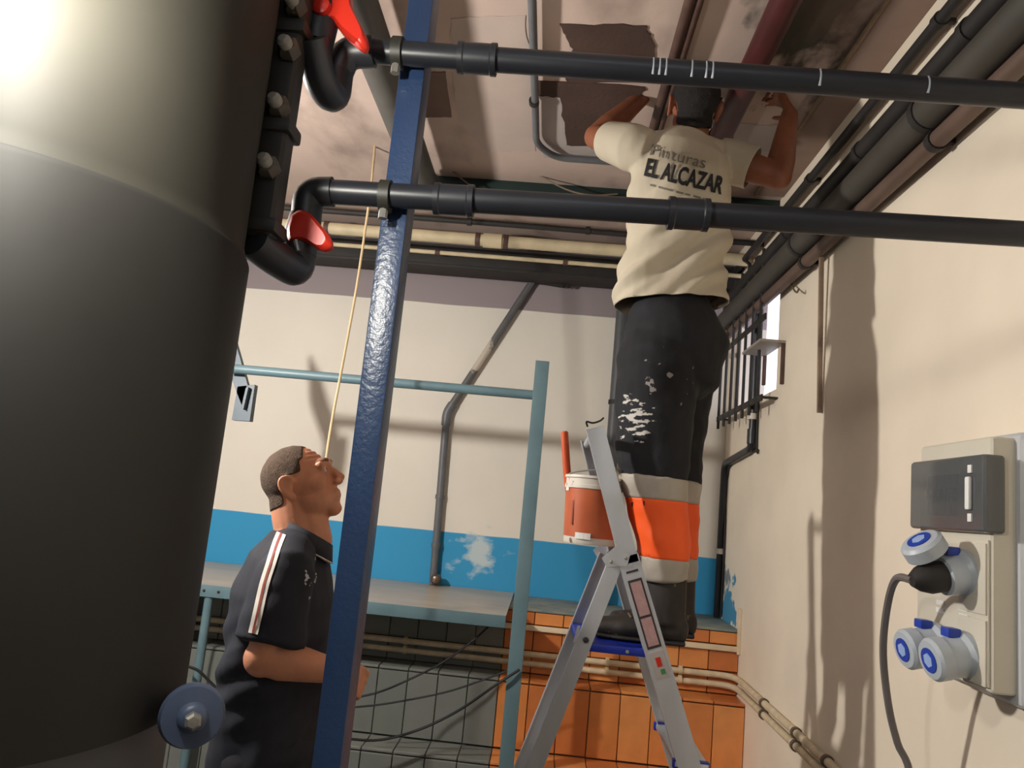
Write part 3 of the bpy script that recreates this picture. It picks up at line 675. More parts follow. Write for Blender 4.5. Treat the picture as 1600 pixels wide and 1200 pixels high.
for Y, fl in ((YN, 1), (YFR, -1)):
    o_ = Vector((0, Y-YN, 0))
    r1 = channel('guard_rail', top+o_, mid+o_, .052, .024, ld, flip=fl)
    r2 = channel('stile', mid+o_-dl*.02, foot+o_, .060, .026, ld, flip=fl)
    r3 = channel('rear_leg', hin+o_-dr*.0+Vector((0, fl*.004, 0)), rfoot+o_+Vector((0, fl*.004, 0)), .042, .022, ld, flip=fl)
    lathe('rubber_foot', [(.034, 0), (.034, .03), (.028, .05)], M_blk, ld, (foot.x, Y+fl*.013, 0), seg=12)
    lathe('rubber_foot', [(.026, 0), (.026, .03), (.02, .05)], M_blk, ld, (rfoot.x, Y+fl*.013, 0), seg=12)
    h = -.003*fl
    hp_ = plate('hinge_plate', [L2(940, 872)+o_, L2(966, 850)+o_, L2(984, 868)+o_, L2(980, 884)+o_, L2(948, 886)+o_], .003, (0, -fl, 0), M_lad, ld)
    for q in ((955, 878), (978, 872)):
        c = L2(*q)+o_+Vector((0, -.003*fl, 0)); lathe('rivet', [(.005, 0), (.005, .002), (.002, .004)], M_steel, hp_, c, (0, -fl, 0), 10)
for k, zz in enumerate((1.238, .96, .70, .44, .18)):
    f = (mid.z-zz)/(mid.z-foot.z); c = mid.lerp(foot, f)
    if k == 0:
        bx = hin.lerp(rfoot, (hin.z-zz)/(hin.z-rfoot.z)).x
        pl = box('platform', bx-.02, c.x+.03, YN+.01, YFR-.01, zz-.022, zz, M_ladb, ld, .004)
        lathe('platform_screw', [(.005, 0), (.005, .002), (.002, .003)], M_steel, pl, (bx+.12, YN+.01, zz-.012), (0, -1, 0), 10)
        lathe('pivot_bolt', [(.008, 0), (.008, .006), (.004, .009)], M_iron, ld, (bx+.004, YN-.0, zz+.01), (0, -1, 0), 10)
        plate('side_hook', [(bx-.03, YN-.002, zz+.0), (bx-.022, YN-.002, zz), (bx-.014, YN-.002, zz+.045), (bx-.022, YN-.002, zz+.045)], .004, (0, 1, 0), M_lad, ld)
    else:
        tr = box('tread', c.x-.035, c.x+.055, YN+.003, YFR-.003, zz-.014, zz, M_lad, ld, .003)
        for y in (YN+.001, YFR-.025): box('tread_cap', c.x-.04, c.x+.058, y+.004, y+.024, zz-.02, zz+.004, M_ladb, tr, .003)
# top handle between the rails and open ends
tube('top_rail', [top+Vector((.0, .012, -.02)), top+Vector((0, YFR-YN-.012, -.02))], .014, M_lad, ld, 14)
tube('cut_wire', catmull([top+Vector((-.022, -.001, 0)), top+Vector((-.026, -.004, .014)), top+Vector((-.008, -.004, .012)), top+Vector((.012, -.004, .02)), top+Vector((.022, -.002, .03))], 5), .0028, M_iron, ld, 6)
# instruction stickers on the near stile
def on_stile(s0, s1, w, m, off, par=ld, name='sticker', lift=.0006):
    a = mid+dl*s0; b = mid+dl*s1; sd = dl.cross(Vector((0, 1, 0))).normalized()
    P = [a+sd*(off-w/2), a+sd*(off+w/2), b+sd*(off+w/2), b+sd*(off-w/2)]
    return plate(name, [p+Vector((0, -.0002, 0)) for p in P], lift, (0, -1, 0), m, par)
st = on_stile(.045, .235, .040, M_ink, 0)
for s0, s1, m_ in ((.052, .145, M_pink), (.152, .228, M_pink)): on_stile(s0, s1, .030, m_, 0, st, 'sticker_text', .0012)
st = on_stile(.245, .315, .040, M_print, 0)
on_stile(.26, .285, .014, M_valve, 0, st, 'sticker_mark', .0012); on_stile(.292, .306, .012, mat('mark_green', (60, 130, 80), .5), .004, st, 'sticker_mark', .0012)
on_stile(.02, .026, .034, M_ink, 0, ld, 'slot')

# ================================================================== BUCKET ON THE LADDER
YBK = 2.34
bc = at(921, 850, Y=YBK); bt_ = at(925, 745, Y=YBK); BH = bt_.z-bc.z
M_bw = splash(mat('bucket_white', (214, 206, 194), .5, var=.06), (120, 100, 84), 22, .62, .66); M_bo = splash(mat('bucket_orange', (186, 92, 52), .5, var=.12, scale=14), (228, 220, 206), 11, .66, .68)
bk = empty('paint_bucket', 'white paint bucket with an orange label hanging on the ladder', 'bucket', bc)
r0, r1 = .078, .084
lathe('shell', [(.001, .004), (r0-.002, 0), (r0, .004), (r0, BH*.1), (r1, BH*.99), (r1-.004, BH*.99), (r0-.004, .012), (.001, .012)], M_bw, bk, bc, seg=40)
lathe('label_band', [(r0+.0012, BH*.10), (r1-.0002, BH*.80)], M_bo, bk, bc, seg=40)
lathe('rim', [(r1-.001, BH*.80), (r1+.003, BH*.81), (r1+.003, BH*.86), (r1+.001, BH*.87), (r1+.001, BH*.95), (r1+.005, BH*.965), (r1+.004, BH), (r1-.003, BH), (r1-.004, BH*.96)], M_bw, bk, bc, seg=40)
for (px, py, w_, h_, m_) in ((908, 836, .045, .018, M_wht), (893, 800, .004, .07, mat('label_dark', (150, 60, 30), .5)), (884, 762, .02, .016, M_wht)):
    c = at(px, py, Y=YBK); x = c.x-bc.x; 
    P = []
    for u in (-1, -.5, 0, .5, 1):
        a = math.asin(max(-.97, min(.97, (x+u*w_/2)/r1))); P.append((a, u))
    V = []; zc_ = c.z-bc.z; rr = r0+(r1-r0)*(zc_/BH)+.003
    for a, u in P:
        for v in (-.5, .5): V.append(bc+Vector((rr*math.sin(a), -rr*math.cos(a), zc_+v*h_)))
    mesh_obj('label_print', V, [(2*i, 2*i+2, 2*i+3, 2*i+1) for i in range(4)], m_, bk)
tube('bail', catmull([bc+Vector((-r1-.004, 0, BH*.9)), bc+Vector((-.07, -.02, BH*1.03)), bc+Vector((0, -.05, BH*1.10)), bc+Vector((.05, -.06, BH*1.16)), bc+Vector((r1-.01, -.03, BH*1.05)), bc+Vector((r1+.004, 0, BH*.9))], 5), .0025, M_steel, bk, 8)
lathe('grey_paint', [(.001, BH*.70), (r1-.009, BH*.70)], mat('wet_paint', (176, 170, 160), .3), bk, bc, seg=32)
a = at(884, 740, Y=YBK); b_ = at(882, 676, Y=YBK)
rh = empty('roller_handle', 'orange roller handle standing in the paint bucket', 'roller', a)
tube('grip', [a+Vector((.035, 0, -.16)), a+Vector((.004, 0, 0)), b_], [.010, .012, .0115], mat('orange_plastic', (206, 84, 40), .4), rh, 16)
tube('end_cap', [b_, b_+Vector((-.001, 0, .004))], [.0115, .008], MATS['orange_plastic'], rh, 16)

# ================================================================== PEOPLE
def limb(pts, radii, ref=(0, 1, 0), n=18, capk=.6):
    P = [Vector(p) for p in pts]; V = []; Fc = []; R = []
    for r in radii: R.append(r if isinstance(r, tuple) else (r, r))
    m_ = len(P); ref = Vector(ref)
    rings = []
    for i in range(m_):
        t = (P[min(i+1, m_-1)]-P[max(i-1, 0)]).normalized()
        u = ref-t*ref.dot(t)
        if u.length < 1e-3: u = Vector((1, 0, 0))-t*t.x
        u.normalize(); w = t.cross(u); rings.append((P[i], u, w, R[i], t))
    def ring(c, u, w, r, k): return [c+u*(r[0]*k*math.cos(2*math.pi*j/n))+w*(r[1]*k*math.sin(2*math.pi*j/n)) for j in range(n)]
    c, u, w, r, t = rings[0]; e = min(r)*capk
    seq = [ring(c-t*e*.98, u, w, r, .25), ring(c-t*e*.75, u, w, r, .68), ring(c-t*e*.4, u, w, r, .92)]+[ring(c_, u_, w_, r_, 1) for c_, u_, w_, r_, t_ in rings]
    c, u, w, r, t = rings[-1]; e = min(r)*capk
    seq += [ring(c+t*e*.4, u, w, r, .92), ring(c+t*e*.75, u, w, r, .68), ring(c+t*e*.98, u, w, r, .25)]
    for s_ in seq: V += s_
    for i in range(len(seq)-1):
        for j in range(n):
            a = i*n+j; b = i*n+(j+1) % n; Fc.append((a, b, b+n, a+n))
    Fc.append(tuple(range(n-1, -1, -1))); Fc.append(tuple(range((len(seq)-1)*n, len(seq)*n)))
    return V, Fc
def ell(c, ax, r, n=20, mrings=14):
    """ellipsoid with axes ax (3 unit vectors) and radii r"""
    c = Vector(c); V = []; Fc = []
    for i in range(mrings+1):
        th = math.pi*(.02+.96*i/mrings)
        for j in range(n):
            ph = 2*math.pi*j/n
            V.append(c+ax[0]*(r[0]*math.sin(th)*math.cos(ph))+ax[1]*(r[1]*math.sin(th)*math.sin(ph))+ax[2]*(r[2]*math.cos(th)))
    for i in range(mrings):
        for j in range(n):
            a = i*n+j; b = i*n+(j+1) % n; Fc.append((a, b, b+n, a+n))
    Fc.append(tuple(range(n-1, -1, -1))); Fc.append(tuple(range(mrings*n, (mrings+1)*n)))
    return V, Fc
AX = (Vector((1, 0, 0)), Vector((0, 1, 0)), Vector((0, 0, 1)))
def fuse(name, parts, voxel, m, parent=None, smooth=4, folds=None):
    """weld overlapping solids into one continuous skin"""
    bm = bmesh.new()
    for V, Fc in parts:
        vs = [bm.verts.new(v) for v in V]; fs = [bm.faces.new([vs[i] for i in f]) for f in Fc]
        bmesh.ops.recalc_face_normals(bm, faces=fs)
    me = bpy.data.meshes.new(name); bm.to_mesh(me); bm.free()
    o = bpy.data.objects.new('tmp', me); COL.objects.link(o)
    md = o.modifiers.new('r', 'REMESH'); md.mode = 'VOXEL'; md.voxel_size = voxel; md.adaptivity = 0
    if smooth: s_ = o.modifiers.new('s', 'SMOOTH'); s_.factor = .5; s_.iterations = smooth
    dg = bpy.context.evaluated_depsgraph_get(); dg.update()
    out = bpy.data.meshes.new_from_object(o.evaluated_get(dg))
    bpy.data.objects.remove(o, do_unlink=True)
    n = len(out.vertices); co = np.empty(n*3, 'f'); no = np.empty(n*3, 'f'); out.vertices.foreach_get('co', co); out.vertices.foreach_get('normal', no)
    co = co.reshape(-1, 3); no = no.reshape(-1, 3)
    if folds:
        d = np.array([folds(Vector(p), Vector(q)) for p, q in zip(co, no)]); co = co+no*d[:, None]
    off = np.array(parent_loc(parent)); co = co-off
    out.vertices.foreach_set('co', co.astype('f').ravel()); out.update(); out.name = name; out.materials.clear()
    return finish(name, out, m, parent, True)
def shell(name, src, pred, off, m, parent, wobble=0.0):
    """a layer lying on part of a surface: the faces for which pred(world point, normal) holds, lifted by off with a closed rim"""
    me = src.data; o0 = parent_loc(src); keep = []
    for p in me.polygons:
        if pred(p.center+o0, p.normal): keep.append(p)
    idx = {}; V = []; N_ = []; Fc = []
    for p in keep:
        f = []
        for i in p.vertices:
            if i not in idx: idx[i] = len(V); v = me.vertices[i]; V.append(v.co+o0); N_.append(v.normal)
            f.append(idx[i])
        Fc.append(tuple(f))
    n = len(V); outer = [v+q*(off+(wobble*noise.noise(v*60) if wobble else 0)) for v, q in zip(V, N_)]; inner = [v+q*(-.001) for v, q in zip(V, N_)]
    cnt = {}
    for f in Fc:
        for i in range(len(f)):
            e = (f[i], f[(i+1) % len(f)]); cnt[frozenset(e)] = cnt.get(frozenset(e), []) + [e]
    nb_ = {}
    for e in cnt.values():
        if len(e) == 1:
            for p, q in ((e[0][0], e[0][1]), (e[0][1], e[0][0])): nb_.setdefault(p, []).append(q)
    for it in range(8):
        for arr in (outer, inner):
            new = {i: arr[i]*.4+sum((arr[j] for j in js), Vector())*(.6/len(js)) for i, js in nb_.items()}
            for i, v in new.items(): arr[i] = v
    rim = [(e[0][1], e[0][0], e[0][0]+n, e[0][1]+n) for e in cnt.values() if len(e) == 1]
    return mesh_obj(name, outer+inner, Fc+rim, m, parent, True)
def bvh_of(o):
    o0 = parent_loc(o); return BVHTree.FromPolygons([v.co+o0 for v in o.data.vertices], [tuple(p.vertices) for p in o.data.polygons])
def head_parts(c, F, U, girth=1.0):
    F = Vector(F).normalized(); U = Vector(U); U = (U-F*U.dot(F)).normalized(); R = F.cross(U)
    ax = (F, R, U); P = lambda f, r, u: Vector(c)+F*f+R*r+U*u
    parts = [ell(P(-.004, 0, .036), ax, (.088, .074, .080)), ell(P(.034, 0, .012), ax, (.060, .062, .084)), ell(P(.030, 0, -.050), ax, (.062, .056, .050)),
             ell(P(.072, 0, -.086), ax, (.024, .026, .020)), ell(P(.062, 0, -.050), ax, (.040, .034, .040)),
             limb([P(.088, 0, .030), P(.104, 0, .008), P(.117, 0, -.014)], [.009, .011, .013], R), ell(P(.106, .012, -.020), ax, (.012, .009, .008)), ell(P(.106, -.012, -.020), ax, (.012, .009, .008)),
             limb([P(.080, -.048, .034), P(.091, -.025, .042), P(.093, 0, .038), P(.091, .025, .042), P(.080, .048, .034)], [.010, .012, .011, .012, .010], U),
             ell(P(.092, 0, -.044), ax, (.013, .026, .007)), ell(P(.091, 0, -.056), ax, (.013, .023, .008)),
             ell(P(.056, .043, -.008), ax, (.030, .019, .026)), ell(P(.056, -.043, -.008), ax, (.030, .019, .026)),
             ell(P(.082, .030, .020), ax, (.010, .016, .010)), ell(P(.082, -.030, .020), ax, (.010, .016, .010))]
    for s_ in (-1, 1):
        e = [P(-.006, s_*.073, -.024), P(.002, s_*.080, -.028), P(-.004, s_*.084, -.034), P(-.014, s_*.086, -.020), P(-.024, s_*.090, .000), P(-.024, s_*.090, .018), P(-.012, s_*.088, .029), P(.002, s_*.082, .024), P(.006, s_*.076, .008)]
        parts.append(limb(catmull(e, 3), [.0062]*len(catmull(e, 3)), F, 10)); parts.append(ell(P(-.010, s_*.079, 0), ax, (.014, .007, .026)))
    return parts, P, ax
def hand_parts(wr, d, nrm, curl=.5, side=1, spread=.10):
    """palm and five bent fingers; d along the hand, nrm out of the back of the hand, side = where the thumb leaves"""
    d = Vector(d).normalized(); n = Vector(nrm); n = (n-d*n.dot(d)).normalized(); s_ = d.cross(n)*side; w = Vector(wr)
    parts = [limb([w-d*.02, w+d*.02, w+d*.055, w+d*.085], [(.020, .027), (.015, .033), (.014, .040), (.011, .040)], n, 16)]
    for k, (o, L) in enumerate(((.030, .072), (.010, .082), (-.010, .076), (-.029, .060))):
        b = w+d*.082+s_*o; dd = (d+s_*(o*spread*8)).normalized(); a = 0; P = [b-dd*.02, b]; q = b
        for j, f in enumerate((.45, .32, .23)):
            a += curl*(.75+.1*k)
            v = dd*math.cos(a)-n*math.sin(a); q = q+v*(L*f); P.append(q)
        parts.append(limb(P, [.0095, .0092, .0085, .0078, .0065], n, 10))
    b = w+d*.025+s_*.028; v1 = (d*.55+s_*.75-n*.25).normalized(); v2 = (d*.85+s_*.25-n*.45*(.5+curl)).normalized()
    parts.append(limb([b-v1*.015, b, b+v1*.035, b+v1*.035+v2*.032, b+v1*.035+v2*.055], [.013, .0125, .011, .0095, .007], n, 10))
    return parts

M_skin = mat('skin_tanned', (204, 140, 108), .5, var=.10, scale=24, bump=.04, bscale=90)
M_skin2 = mat('skin_tanned_dark', (142, 86, 60), .5, var=.10, scale=24, bump=.04, bscale=90)

# ---------------- man looking up
YM = 2.10
def Mn(px, py, dy=0.0): return at(px, py, Y=YM+dy)
hc = Mn(467, 762); hF = Vector((.905, .06, .42)); hU = Vector((-.42, 0, .9))
hp1, HP, hax = head_parts(hc, hF, hU)
nb = Mn(468, 838)
pel = Mn(424, 1160); 
torso = [Mn(462, 846), Mn(452, 880), Mn(446, 935), Mn(436, 1010), Mn(428, 1085), Mn(424, 1150), Mn(424, 1200)]
tr_ = [(.085, .060), (.130, .085), (.145, .100), (.145, .105), (.145, .108), (.145, .105), (.140, .100)]
shR, elR, wrR = Mn(450, 884, -.165), Mn(414, 1026, -.20), Mn(520, 1048, -.17)
shL, elL, wrL = Mn(455, 884, .175), Mn(425, 1030, .21), Mn(525, 1040, .13)
z0 = pel.z
body = hp1+[limb([HP(-.026, 0, .0), HP(-.034, 0, -.07), nb, Mn(462, 862)], [(.055, .055), (.060, .060), (.064, .064), (.070, .066)], (0, 1, 0)),
            limb([HP(.01, 0, -.06), Mn(492, 848)], [.045, .048], (0, 1, 0)),
            limb(torso, tr_, (0, 1, 0), 26)]
for sh_, el_, wr_, sg in ((shR, elR, wrR, 1), (shL, elL, wrL, -1)):
    body.append(limb([sh_+Vector((0, 0, .0)), sh_.lerp(el_, .3), sh_.lerp(el_, .7), el_], [.056, .055, .047, .043], (0, 1, 0)))
    body.append(ell(el_+Vector((-.006, 0, -.004)), AX, (.045, .042, .045)))
    body.append(limb([el_, el_.lerp(wr_, .25), el_.lerp(wr_, .6), wr_], [(.042, .044), (.042, .048), (.036, .040), (.026, .030)], (0, 1, 0)))
    dh = (wr_-el_).normalized()
    body += hand_parts(wr_+dh*.01, (.55, .75*sg, -.40), (.75, -.5*sg, .2), .5, -1)
for sg in (-1, 1):
    hx = Vector((pel.x, YM+sg*.09, z0)); kn = Vector((pel.x+.02, YM+sg*.10, .47)); an = Vector((pel.x-.02, YM+sg*.11, .08))
    body.append(limb([hx, hx.lerp(kn, .5), kn, kn.lerp(an, .4), an, an-Vector((0, 0, .04))], [.085, .075, .055, .056, .038, .036], (0, 1, 0)))
    body.append(limb([an+Vector((-.05, 0, -.045)), an+Vector((.06, 0, -.05)), an+Vector((.17, 0, -.058))], [(.035, .03), (.042, .028), (.036, .018)], (0, 1, 0)))
def creases(p, n):
    d = p-Vector(hc); f, u = d.dot(hax[0]), d.dot(hax[2])
    if f > .055 and .050 < u < .092: return .0016*math.sin((u-.05)*2*math.pi/.013)
    return 0.0
man = fuse('person', body, .0050, M_skin, None, 2, creases)
tag(man, 'man with cropped hair in a navy polo shirt looking up beside the blue post', 'person')
# forehead creases, eyes and hair
M_hair = mat('cropped_hair', (84, 66, 52), .9, var=.3, scale=120, bump=.6, bscale=300)
def inhead(v, P, ax, c):
    d = v-Vector(c); return d.dot(ax[0]), d.dot(ax[1]), d.dot(ax[2])
def hair1(v, nn):
    f, r, u = inhead(v, HP, hax, hc)
    if abs(f) > .2 or u > .2 or abs(r) > .072 and -.04 < f < .012 and u < .032: return False
    line = .30 if f > .046 else (.062 if f > .034 else (.030 if f > .008 else (.02 if f > -.035 else -.038)))
    return u > line and f < .082 and u > -.08 and f*.5+u > -.095
shell('hair', man, hair1, .0022, M_hair, man, .001)
M_eye = mat('eye_white', (215, 205, 196), .25, var=.02); M_iris = mat('iris', (50, 36, 28), .2)
for s_ in (-1, 1):
    ey = lathe('eye', [(.0005, -.011), (.008, -.008), (.011, 0), (.008, .008), (.004, .0102)], M_eye, man, HP(.082, s_*.031, .020), hF, 18)
    lathe('iris', [(.005, .0088), (.004, .0108), (.0005, .0112)], M_iris, ey, HP(.082, s_*.031, .020), hF, 14)
    shell('eyebrow', man, lambda v, nn, s_=s_: (lambda q: .012 < s_*q[1] < .05 and .040 < q[2] < .052 and q[0] > .07)(inhead(v, HP, hax, hc)), .0012, mat('brow_hair', (120, 84, 62), .9), man)
# polo shirt
def fold1(p, n):
    q = Vector((p.x*5+p.z*6, p.y*4, p.z*16-p.x*10))
    k = max(0, min(1, (1.36-p.z)/.25))
    return .024*k*noise.noise(q)+.005*noise.noise(Vector((p.x*12, p.y*12, p.z*9+p.x*8)))
M_polo = splash(mat('navy_polo', (25, 28, 40), .8, var=.16, scale=30, bump=.15, bscale=420), (190, 190, 196), 44, .80, .815, center=tuple(Mn(505, 905, -.12)), radius=.30)
sp = [limb([Mn(464, 842), Mn(454, 868), Mn(445, 925), Mn(436, 1000), Mn(428, 1075), Mn(422, 1130), Mn(420, 1190)], [(.095, .070), (.160, .098), (.195, .126), (.190, .134), (.185, .140), (.182, .136), (.186, .132)], (0, 1, 0), 28, .15)]
for sh_, el_ in ((shR, elR), (shL, elL)):
    sp.append(limb([Mn(462, 850), sh_.lerp(Mn(462, 850), .3)+Vector((0, 0, .0)), sh_, sh_.lerp(el_, .25)], [.060, .064, .062, .066], (0, 1, 0), 20))
    sp.append(limb([sh_, sh_.lerp(el_, .4), sh_.lerp(el_, .84)], [(.060, .070), (.064, .080), (.068, .088)], (0, 1, 0), 20, .10))
polo = fuse('polo_shirt', sp, .0065, M_polo, man, 9, fold1)
# collar band round the neck
cc = [Mn(436, 822), Mn(450, 830, -.060), Mn(480, 844, -.072), Mn(512, 862, -.035), Mn(514, 864, .035), Mn(480, 844, .072), Mn(450, 830, .060)]
def ringloop(cs, h, th, m, name, parent, lean=.0):
    P = catmull(cs+[cs[0]], 5)[:-1]; n = len(P); ctr = sum(P, Vector())/n; V = []; Fc = []
    for p in P:
        o = (p-ctr); o.z = 0; o.normalize()
        for dz, do in ((-h, th), (h, th*.3-lean), (h*1.08, -th*.5-lean), (h, -th-lean), (-h, -th*.8)): V.append(p+Vector((0, 0, dz))+o*do)
    for i in range(n):
        for k in range(5):
            a = i*5+k; b = i*5+(k+1) % 5; c = ((i+1) % n)*5+(k+1) % 5; d = ((i+1) % n)*5+k; Fc.append((a, b, c, d))
    return mesh_obj(name, V, Fc, m, parent, True)
ringloop(cc, .023, .007, mat('collar_navy', (44, 46, 54), .8, var=.15, scale=40), 'collar', polo)
ringloop([p+Vector((0, 0, -.022)) for p in cc], .0035, .0105, mat('collar_piping', (206, 200, 194), .7), 'collar_piping', polo)
def stripe(path, w, m, name, src, parent, Y0, lift=.002, off=0.0):
    """tape lying on a garment along a path"""
    T = bvh_of(src); P = catmull([Vector((p[0], p[1], 0)) for p in path], 6); V = []; Fc = []
    for i, p in enumerate(P):
        t = (P[min(i+1, len(P)-1)]-P[max(i-1, 0)]).normalized(); s_ = Vector((-t.y, t.x, 0))
        for k in (-1, -.33, .33, 1):
            q = p+s_*(off+k*w/2); a = at(q.x, q.y, Y=Y0-.6); d = (at(q.x, q.y, Y=Y0)-a).normalized()
            loc, nn, ii, dist = T.ray_cast(a, d)
            if loc is None: loc = at(q.x, q.y, Y=Y0-.1); nn = -d
            V.append(loc+nn*lift if nn.dot(d) < 0 else loc-nn*lift)
    for i in range(len(P)-1):
        for k in range(3): a = i*4+k; Fc.append((a, a+1, a+5, a+4))
    return mesh_obj(name, V, Fc, m, parent, True)
path = [(440, 834), (433, 852), (424, 880), (413, 915), (404, 955), (396, 990)]
stripe(path, 15, mat('white_tape', (232, 226, 214), .7, var=.03), 'sleeve_tape', polo, polo, YM, .002)
stripe(path, 3.4, mat('red_tape', (150, 62, 52), .7), 'tape_line', polo, polo, YM, .0032)
# trousers and shoes of the looking man
tp = [limb([Vector((pel.x, YM, pel.z+.06)), pel, Vector((pel.x, YM, pel.z-.07))], [(.175, .126), (.180, .132), (.17, .12)], (0, 1, 0), 24)]
for sg in (-1, 1):
    hx = Vector((pel.x, YM+sg*.085, z0)); kn = Vector((pel.x+.02, YM+sg*.10, .47)); an = Vector((pel.x-.015, YM+sg*.11, .10))
    tp.append(limb([hx, hx.lerp(kn, .5), kn, an], [.10, .092, .075, .068], (0, 1, 0), 18, .15))
fuse('trousers', tp, .010, mat('dark_trousers', (30, 30, 36), .85, var=.15), man, 3)
for sg in (-1, 1):
    an = Vector((pel.x-.02, YM+sg*.11, .08)); fuse('shoe', [limb([an+Vector((-.07, 0, -.035)), an+Vector((.05, 0, -.035)), an+Vector((.19, 0, -.045))], [(.042, .044), (.048, .044), (.042, .030)], (0, 1, 0))], .008, mat('dark_shoe', (34, 32, 30), .6), man, 2)

# ---------------- painter on the ladder
YPn = 2.40
def Pn(px, py, dy=0.0): return at(px, py, Y=YPn+dy)
ZPL = 1.238
pc = Pn(1084, 168, .06); pF = Vector((-.12, .86, .50)); pU = Vector((.05, -.50, .86))
hp2, PP, pax = head_parts(pc, pF, pU)
ltr = Vector((.97, .22, 0)).normalized()      # sideways axis of the chest
hpx = Vector((.62, .78, 0)).normalized()      # sideways axis of the hips
spine = [Pn(1074, 222, .02), Pn(1068, 262), Pn(1060, 330), Pn(1054, 410), Pn(1052, 470), Pn(1054, 520)]
body = hp2+[limb([PP(-.03, 0, -.03), PP(-.034, 0, -.09), Pn(1080, 218, .02), Pn(1072, 250, .01)], [(.055, .055), (.058, .058), (.060, .060), (.062, .060)], ltr),
            limb(spine, [(.070, .055), (.120, .078), (.135, .090), (.118, .085), (.100, .080), (.085, .08)], ltr, 26)]
sL, eL, wL = Pn(992, 232, -.02), Pn(932, 214, .17), Pn(1006, 150, .24)
sR, eR, wR = Pn(1142, 252, .06), Pn(1216, 276, .02), Pn(1234, 178, .10)
for sh_, el_, wr_, hd, hn, sd in ((sL, eL, wL, (.55, .3, .35), (-.3, -.5, .6), -1), (sR, eR, wR, (-.15, .35, .6), (.75, -.3, .1), 1)):
    body.append(limb([sh_, sh_.lerp(el_, .4), el_], [.056, .050, .042], (0, 0, 1)))
    body.append(ell(el_, AX, (.044, .044, .044)))
    body.append(limb([el_, el_.lerp(wr_, .25), el_.lerp(wr_, .6), wr_], [(.041, .043), (.043, .046), (.035, .038), (.025, .029)], (0, 1, 0)))
    body += hand_parts(wr_+(wr_-el_).normalized()*.01, hd, hn, .75, sd)
hipL, kneL, ankL = Pn(1036, 545, -.065), Pn(1018, 720, -.085), Pn(1036, 925, -.075)
hipR, kneR, ankR = Pn(1066, 545, .075), Pn(1050, 725, .085), Pn(1052, 925, .09)
for h_, k_, a_ in ((hipL, kneL, ankL), (hipR, kneR, ankR)):
    body.append(limb([h_, h_.lerp(k_, .5), k_, k_.lerp(a_, .4), a_], [.070, .068, .056, .056, .040], (0, 1, 0)))
    f0 = Vector((a_.x, a_.y, ZPL+.05))
    body.append(limb([a_, f0], [.040, .036], (0, 1, 0))); body.append(limb([f0+Vector((.05, 0, -.012)), f0+Vector((-.06, .01, -.014)), f0+Vector((-.16, .02, -.026))], [(.034, .026), (.040, .026), (.034, .015)], (0, 1, 0)))
ptr = fuse('person', body, .0055, M_skin2, None, 3)
tag(ptr, 'painter in a cream t-shirt and paint-stained dark trousers standing on the step ladder', 'person')
def hair2(v, nn):
    f, r, u = inhead(v, PP, pax, pc)
    if abs(f) > .2 or abs(r) > .2 or u > .2 or (abs(r) > .072 and -.04 < f < .012 and u < .032): return False
    line = .075 if f > .06 else (.03 if f > .012 else (.015 if f > -.035 else -.06))
    return u > line and u > -.075
shell('hair', ptr, hair2, .007, mat('black_hair', (26, 20, 18), .85, var=.3, scale=90, bump=.6, bscale=260), ptr, .003)
for s_ in (-1, 1):
    ey = lathe('eye', [(.0005, -.011), (.008, -.008), (.011, 0), (.008, .008), (.004, .0102)], M_eye, ptr, PP(.082, s_*.031, .020), pF, 18)
    lathe('iris', [(.005, .0088), (.004, .0108), (.0005, .0112)], M_iris, ey, PP(.082, s_*.031, .020), pF, 14)
# t-shirt with folds
zh = Pn(1050, 476).z
def fold2(p, n):
    a = p.x*.78+p.z*.62; b = p.x*-.62+p.z*.78
    k = max(0, min(1, (2.74-p.z)/.22))
    f = noise.noise(Vector((a*3.2, p.y*3, b*17)))+.5*noise.noise(Vector((a*5, p.y*4+7, b*30)))
    return .034*k*f+.005*noise.noise(p*10)
M_tee = mat('cream_cotton', (190, 179, 158), .85, var=.05, scale=7, bump=.08, bscale=300)
tv = [limb([Pn(1076, 218, .02), Pn(1070, 244, .01), Pn(1064, 285), Pn(1057, 345), Pn(1052, 400), Pn(1047, 447), Pn(1044, 500)], [(.085, .066), (.150, .098), (.172, .118), (.168, .122), (.168, .126), (.180, .142), (.190, .156)], ltr, 30, .10)]
tv.append(ell(sL, AX, (.068, .070, .062))); tv.append(limb([sL+Vector((.03, 0, -.01)), sL, sL.lerp(eL, .62)], [.074, .076, .070], (0, 0, 1), 20, .12))
tv.append(ell(sR, AX, (.066, .066, .064))); tv.append(limb([sR+Vector((-.03, 0, 0)), sR, sR.lerp(eR, .50)], [.074, .074, .070], (0, 0, 1), 20, .12))
tv.append(limb([sL, Pn(1076, 230, .02), sR], [.052, .06, .052], (0, 0, 1)))
tee = fuse('t_shirt', tv, .0065, M_tee, ptr, 4, fold2)
def hem(o, p, n, ctr, rad):
    """cut a garment off cleanly at a hem; only near ctr"""
    o0 = parent_loc(o); bm = bmesh.new(); bm.from_mesh(o.data); p = Vector(p)-o0; c = Vector(ctr)-o0
    fs = [f for f in bm.faces if (f.calc_center_median()-c).length < rad]
    g = list({v for f in fs for v in f.verts})+list({e for f in fs for e in f.edges})+fs
    bmesh.ops.bisect_plane(bm, geom=g, plane_co=p, plane_no=Vector(n).normalized(), clear_outer=True)
    bm.to_mesh(o.data); bm.free(); o.data.shade_smooth()
dL, dR = (eL-sL).normalized(), (eR-sR).normalized()
hem(tee, Pn(1044, 478), (.10, 0, -1), Pn(1044, 490), .30)
hem(tee, sL.lerp(eL, .58), dL, sL.lerp(eL, .68), .105)
hem(tee, sR.lerp(eR, .46), dR, sR.lerp(eR, .56), .105)
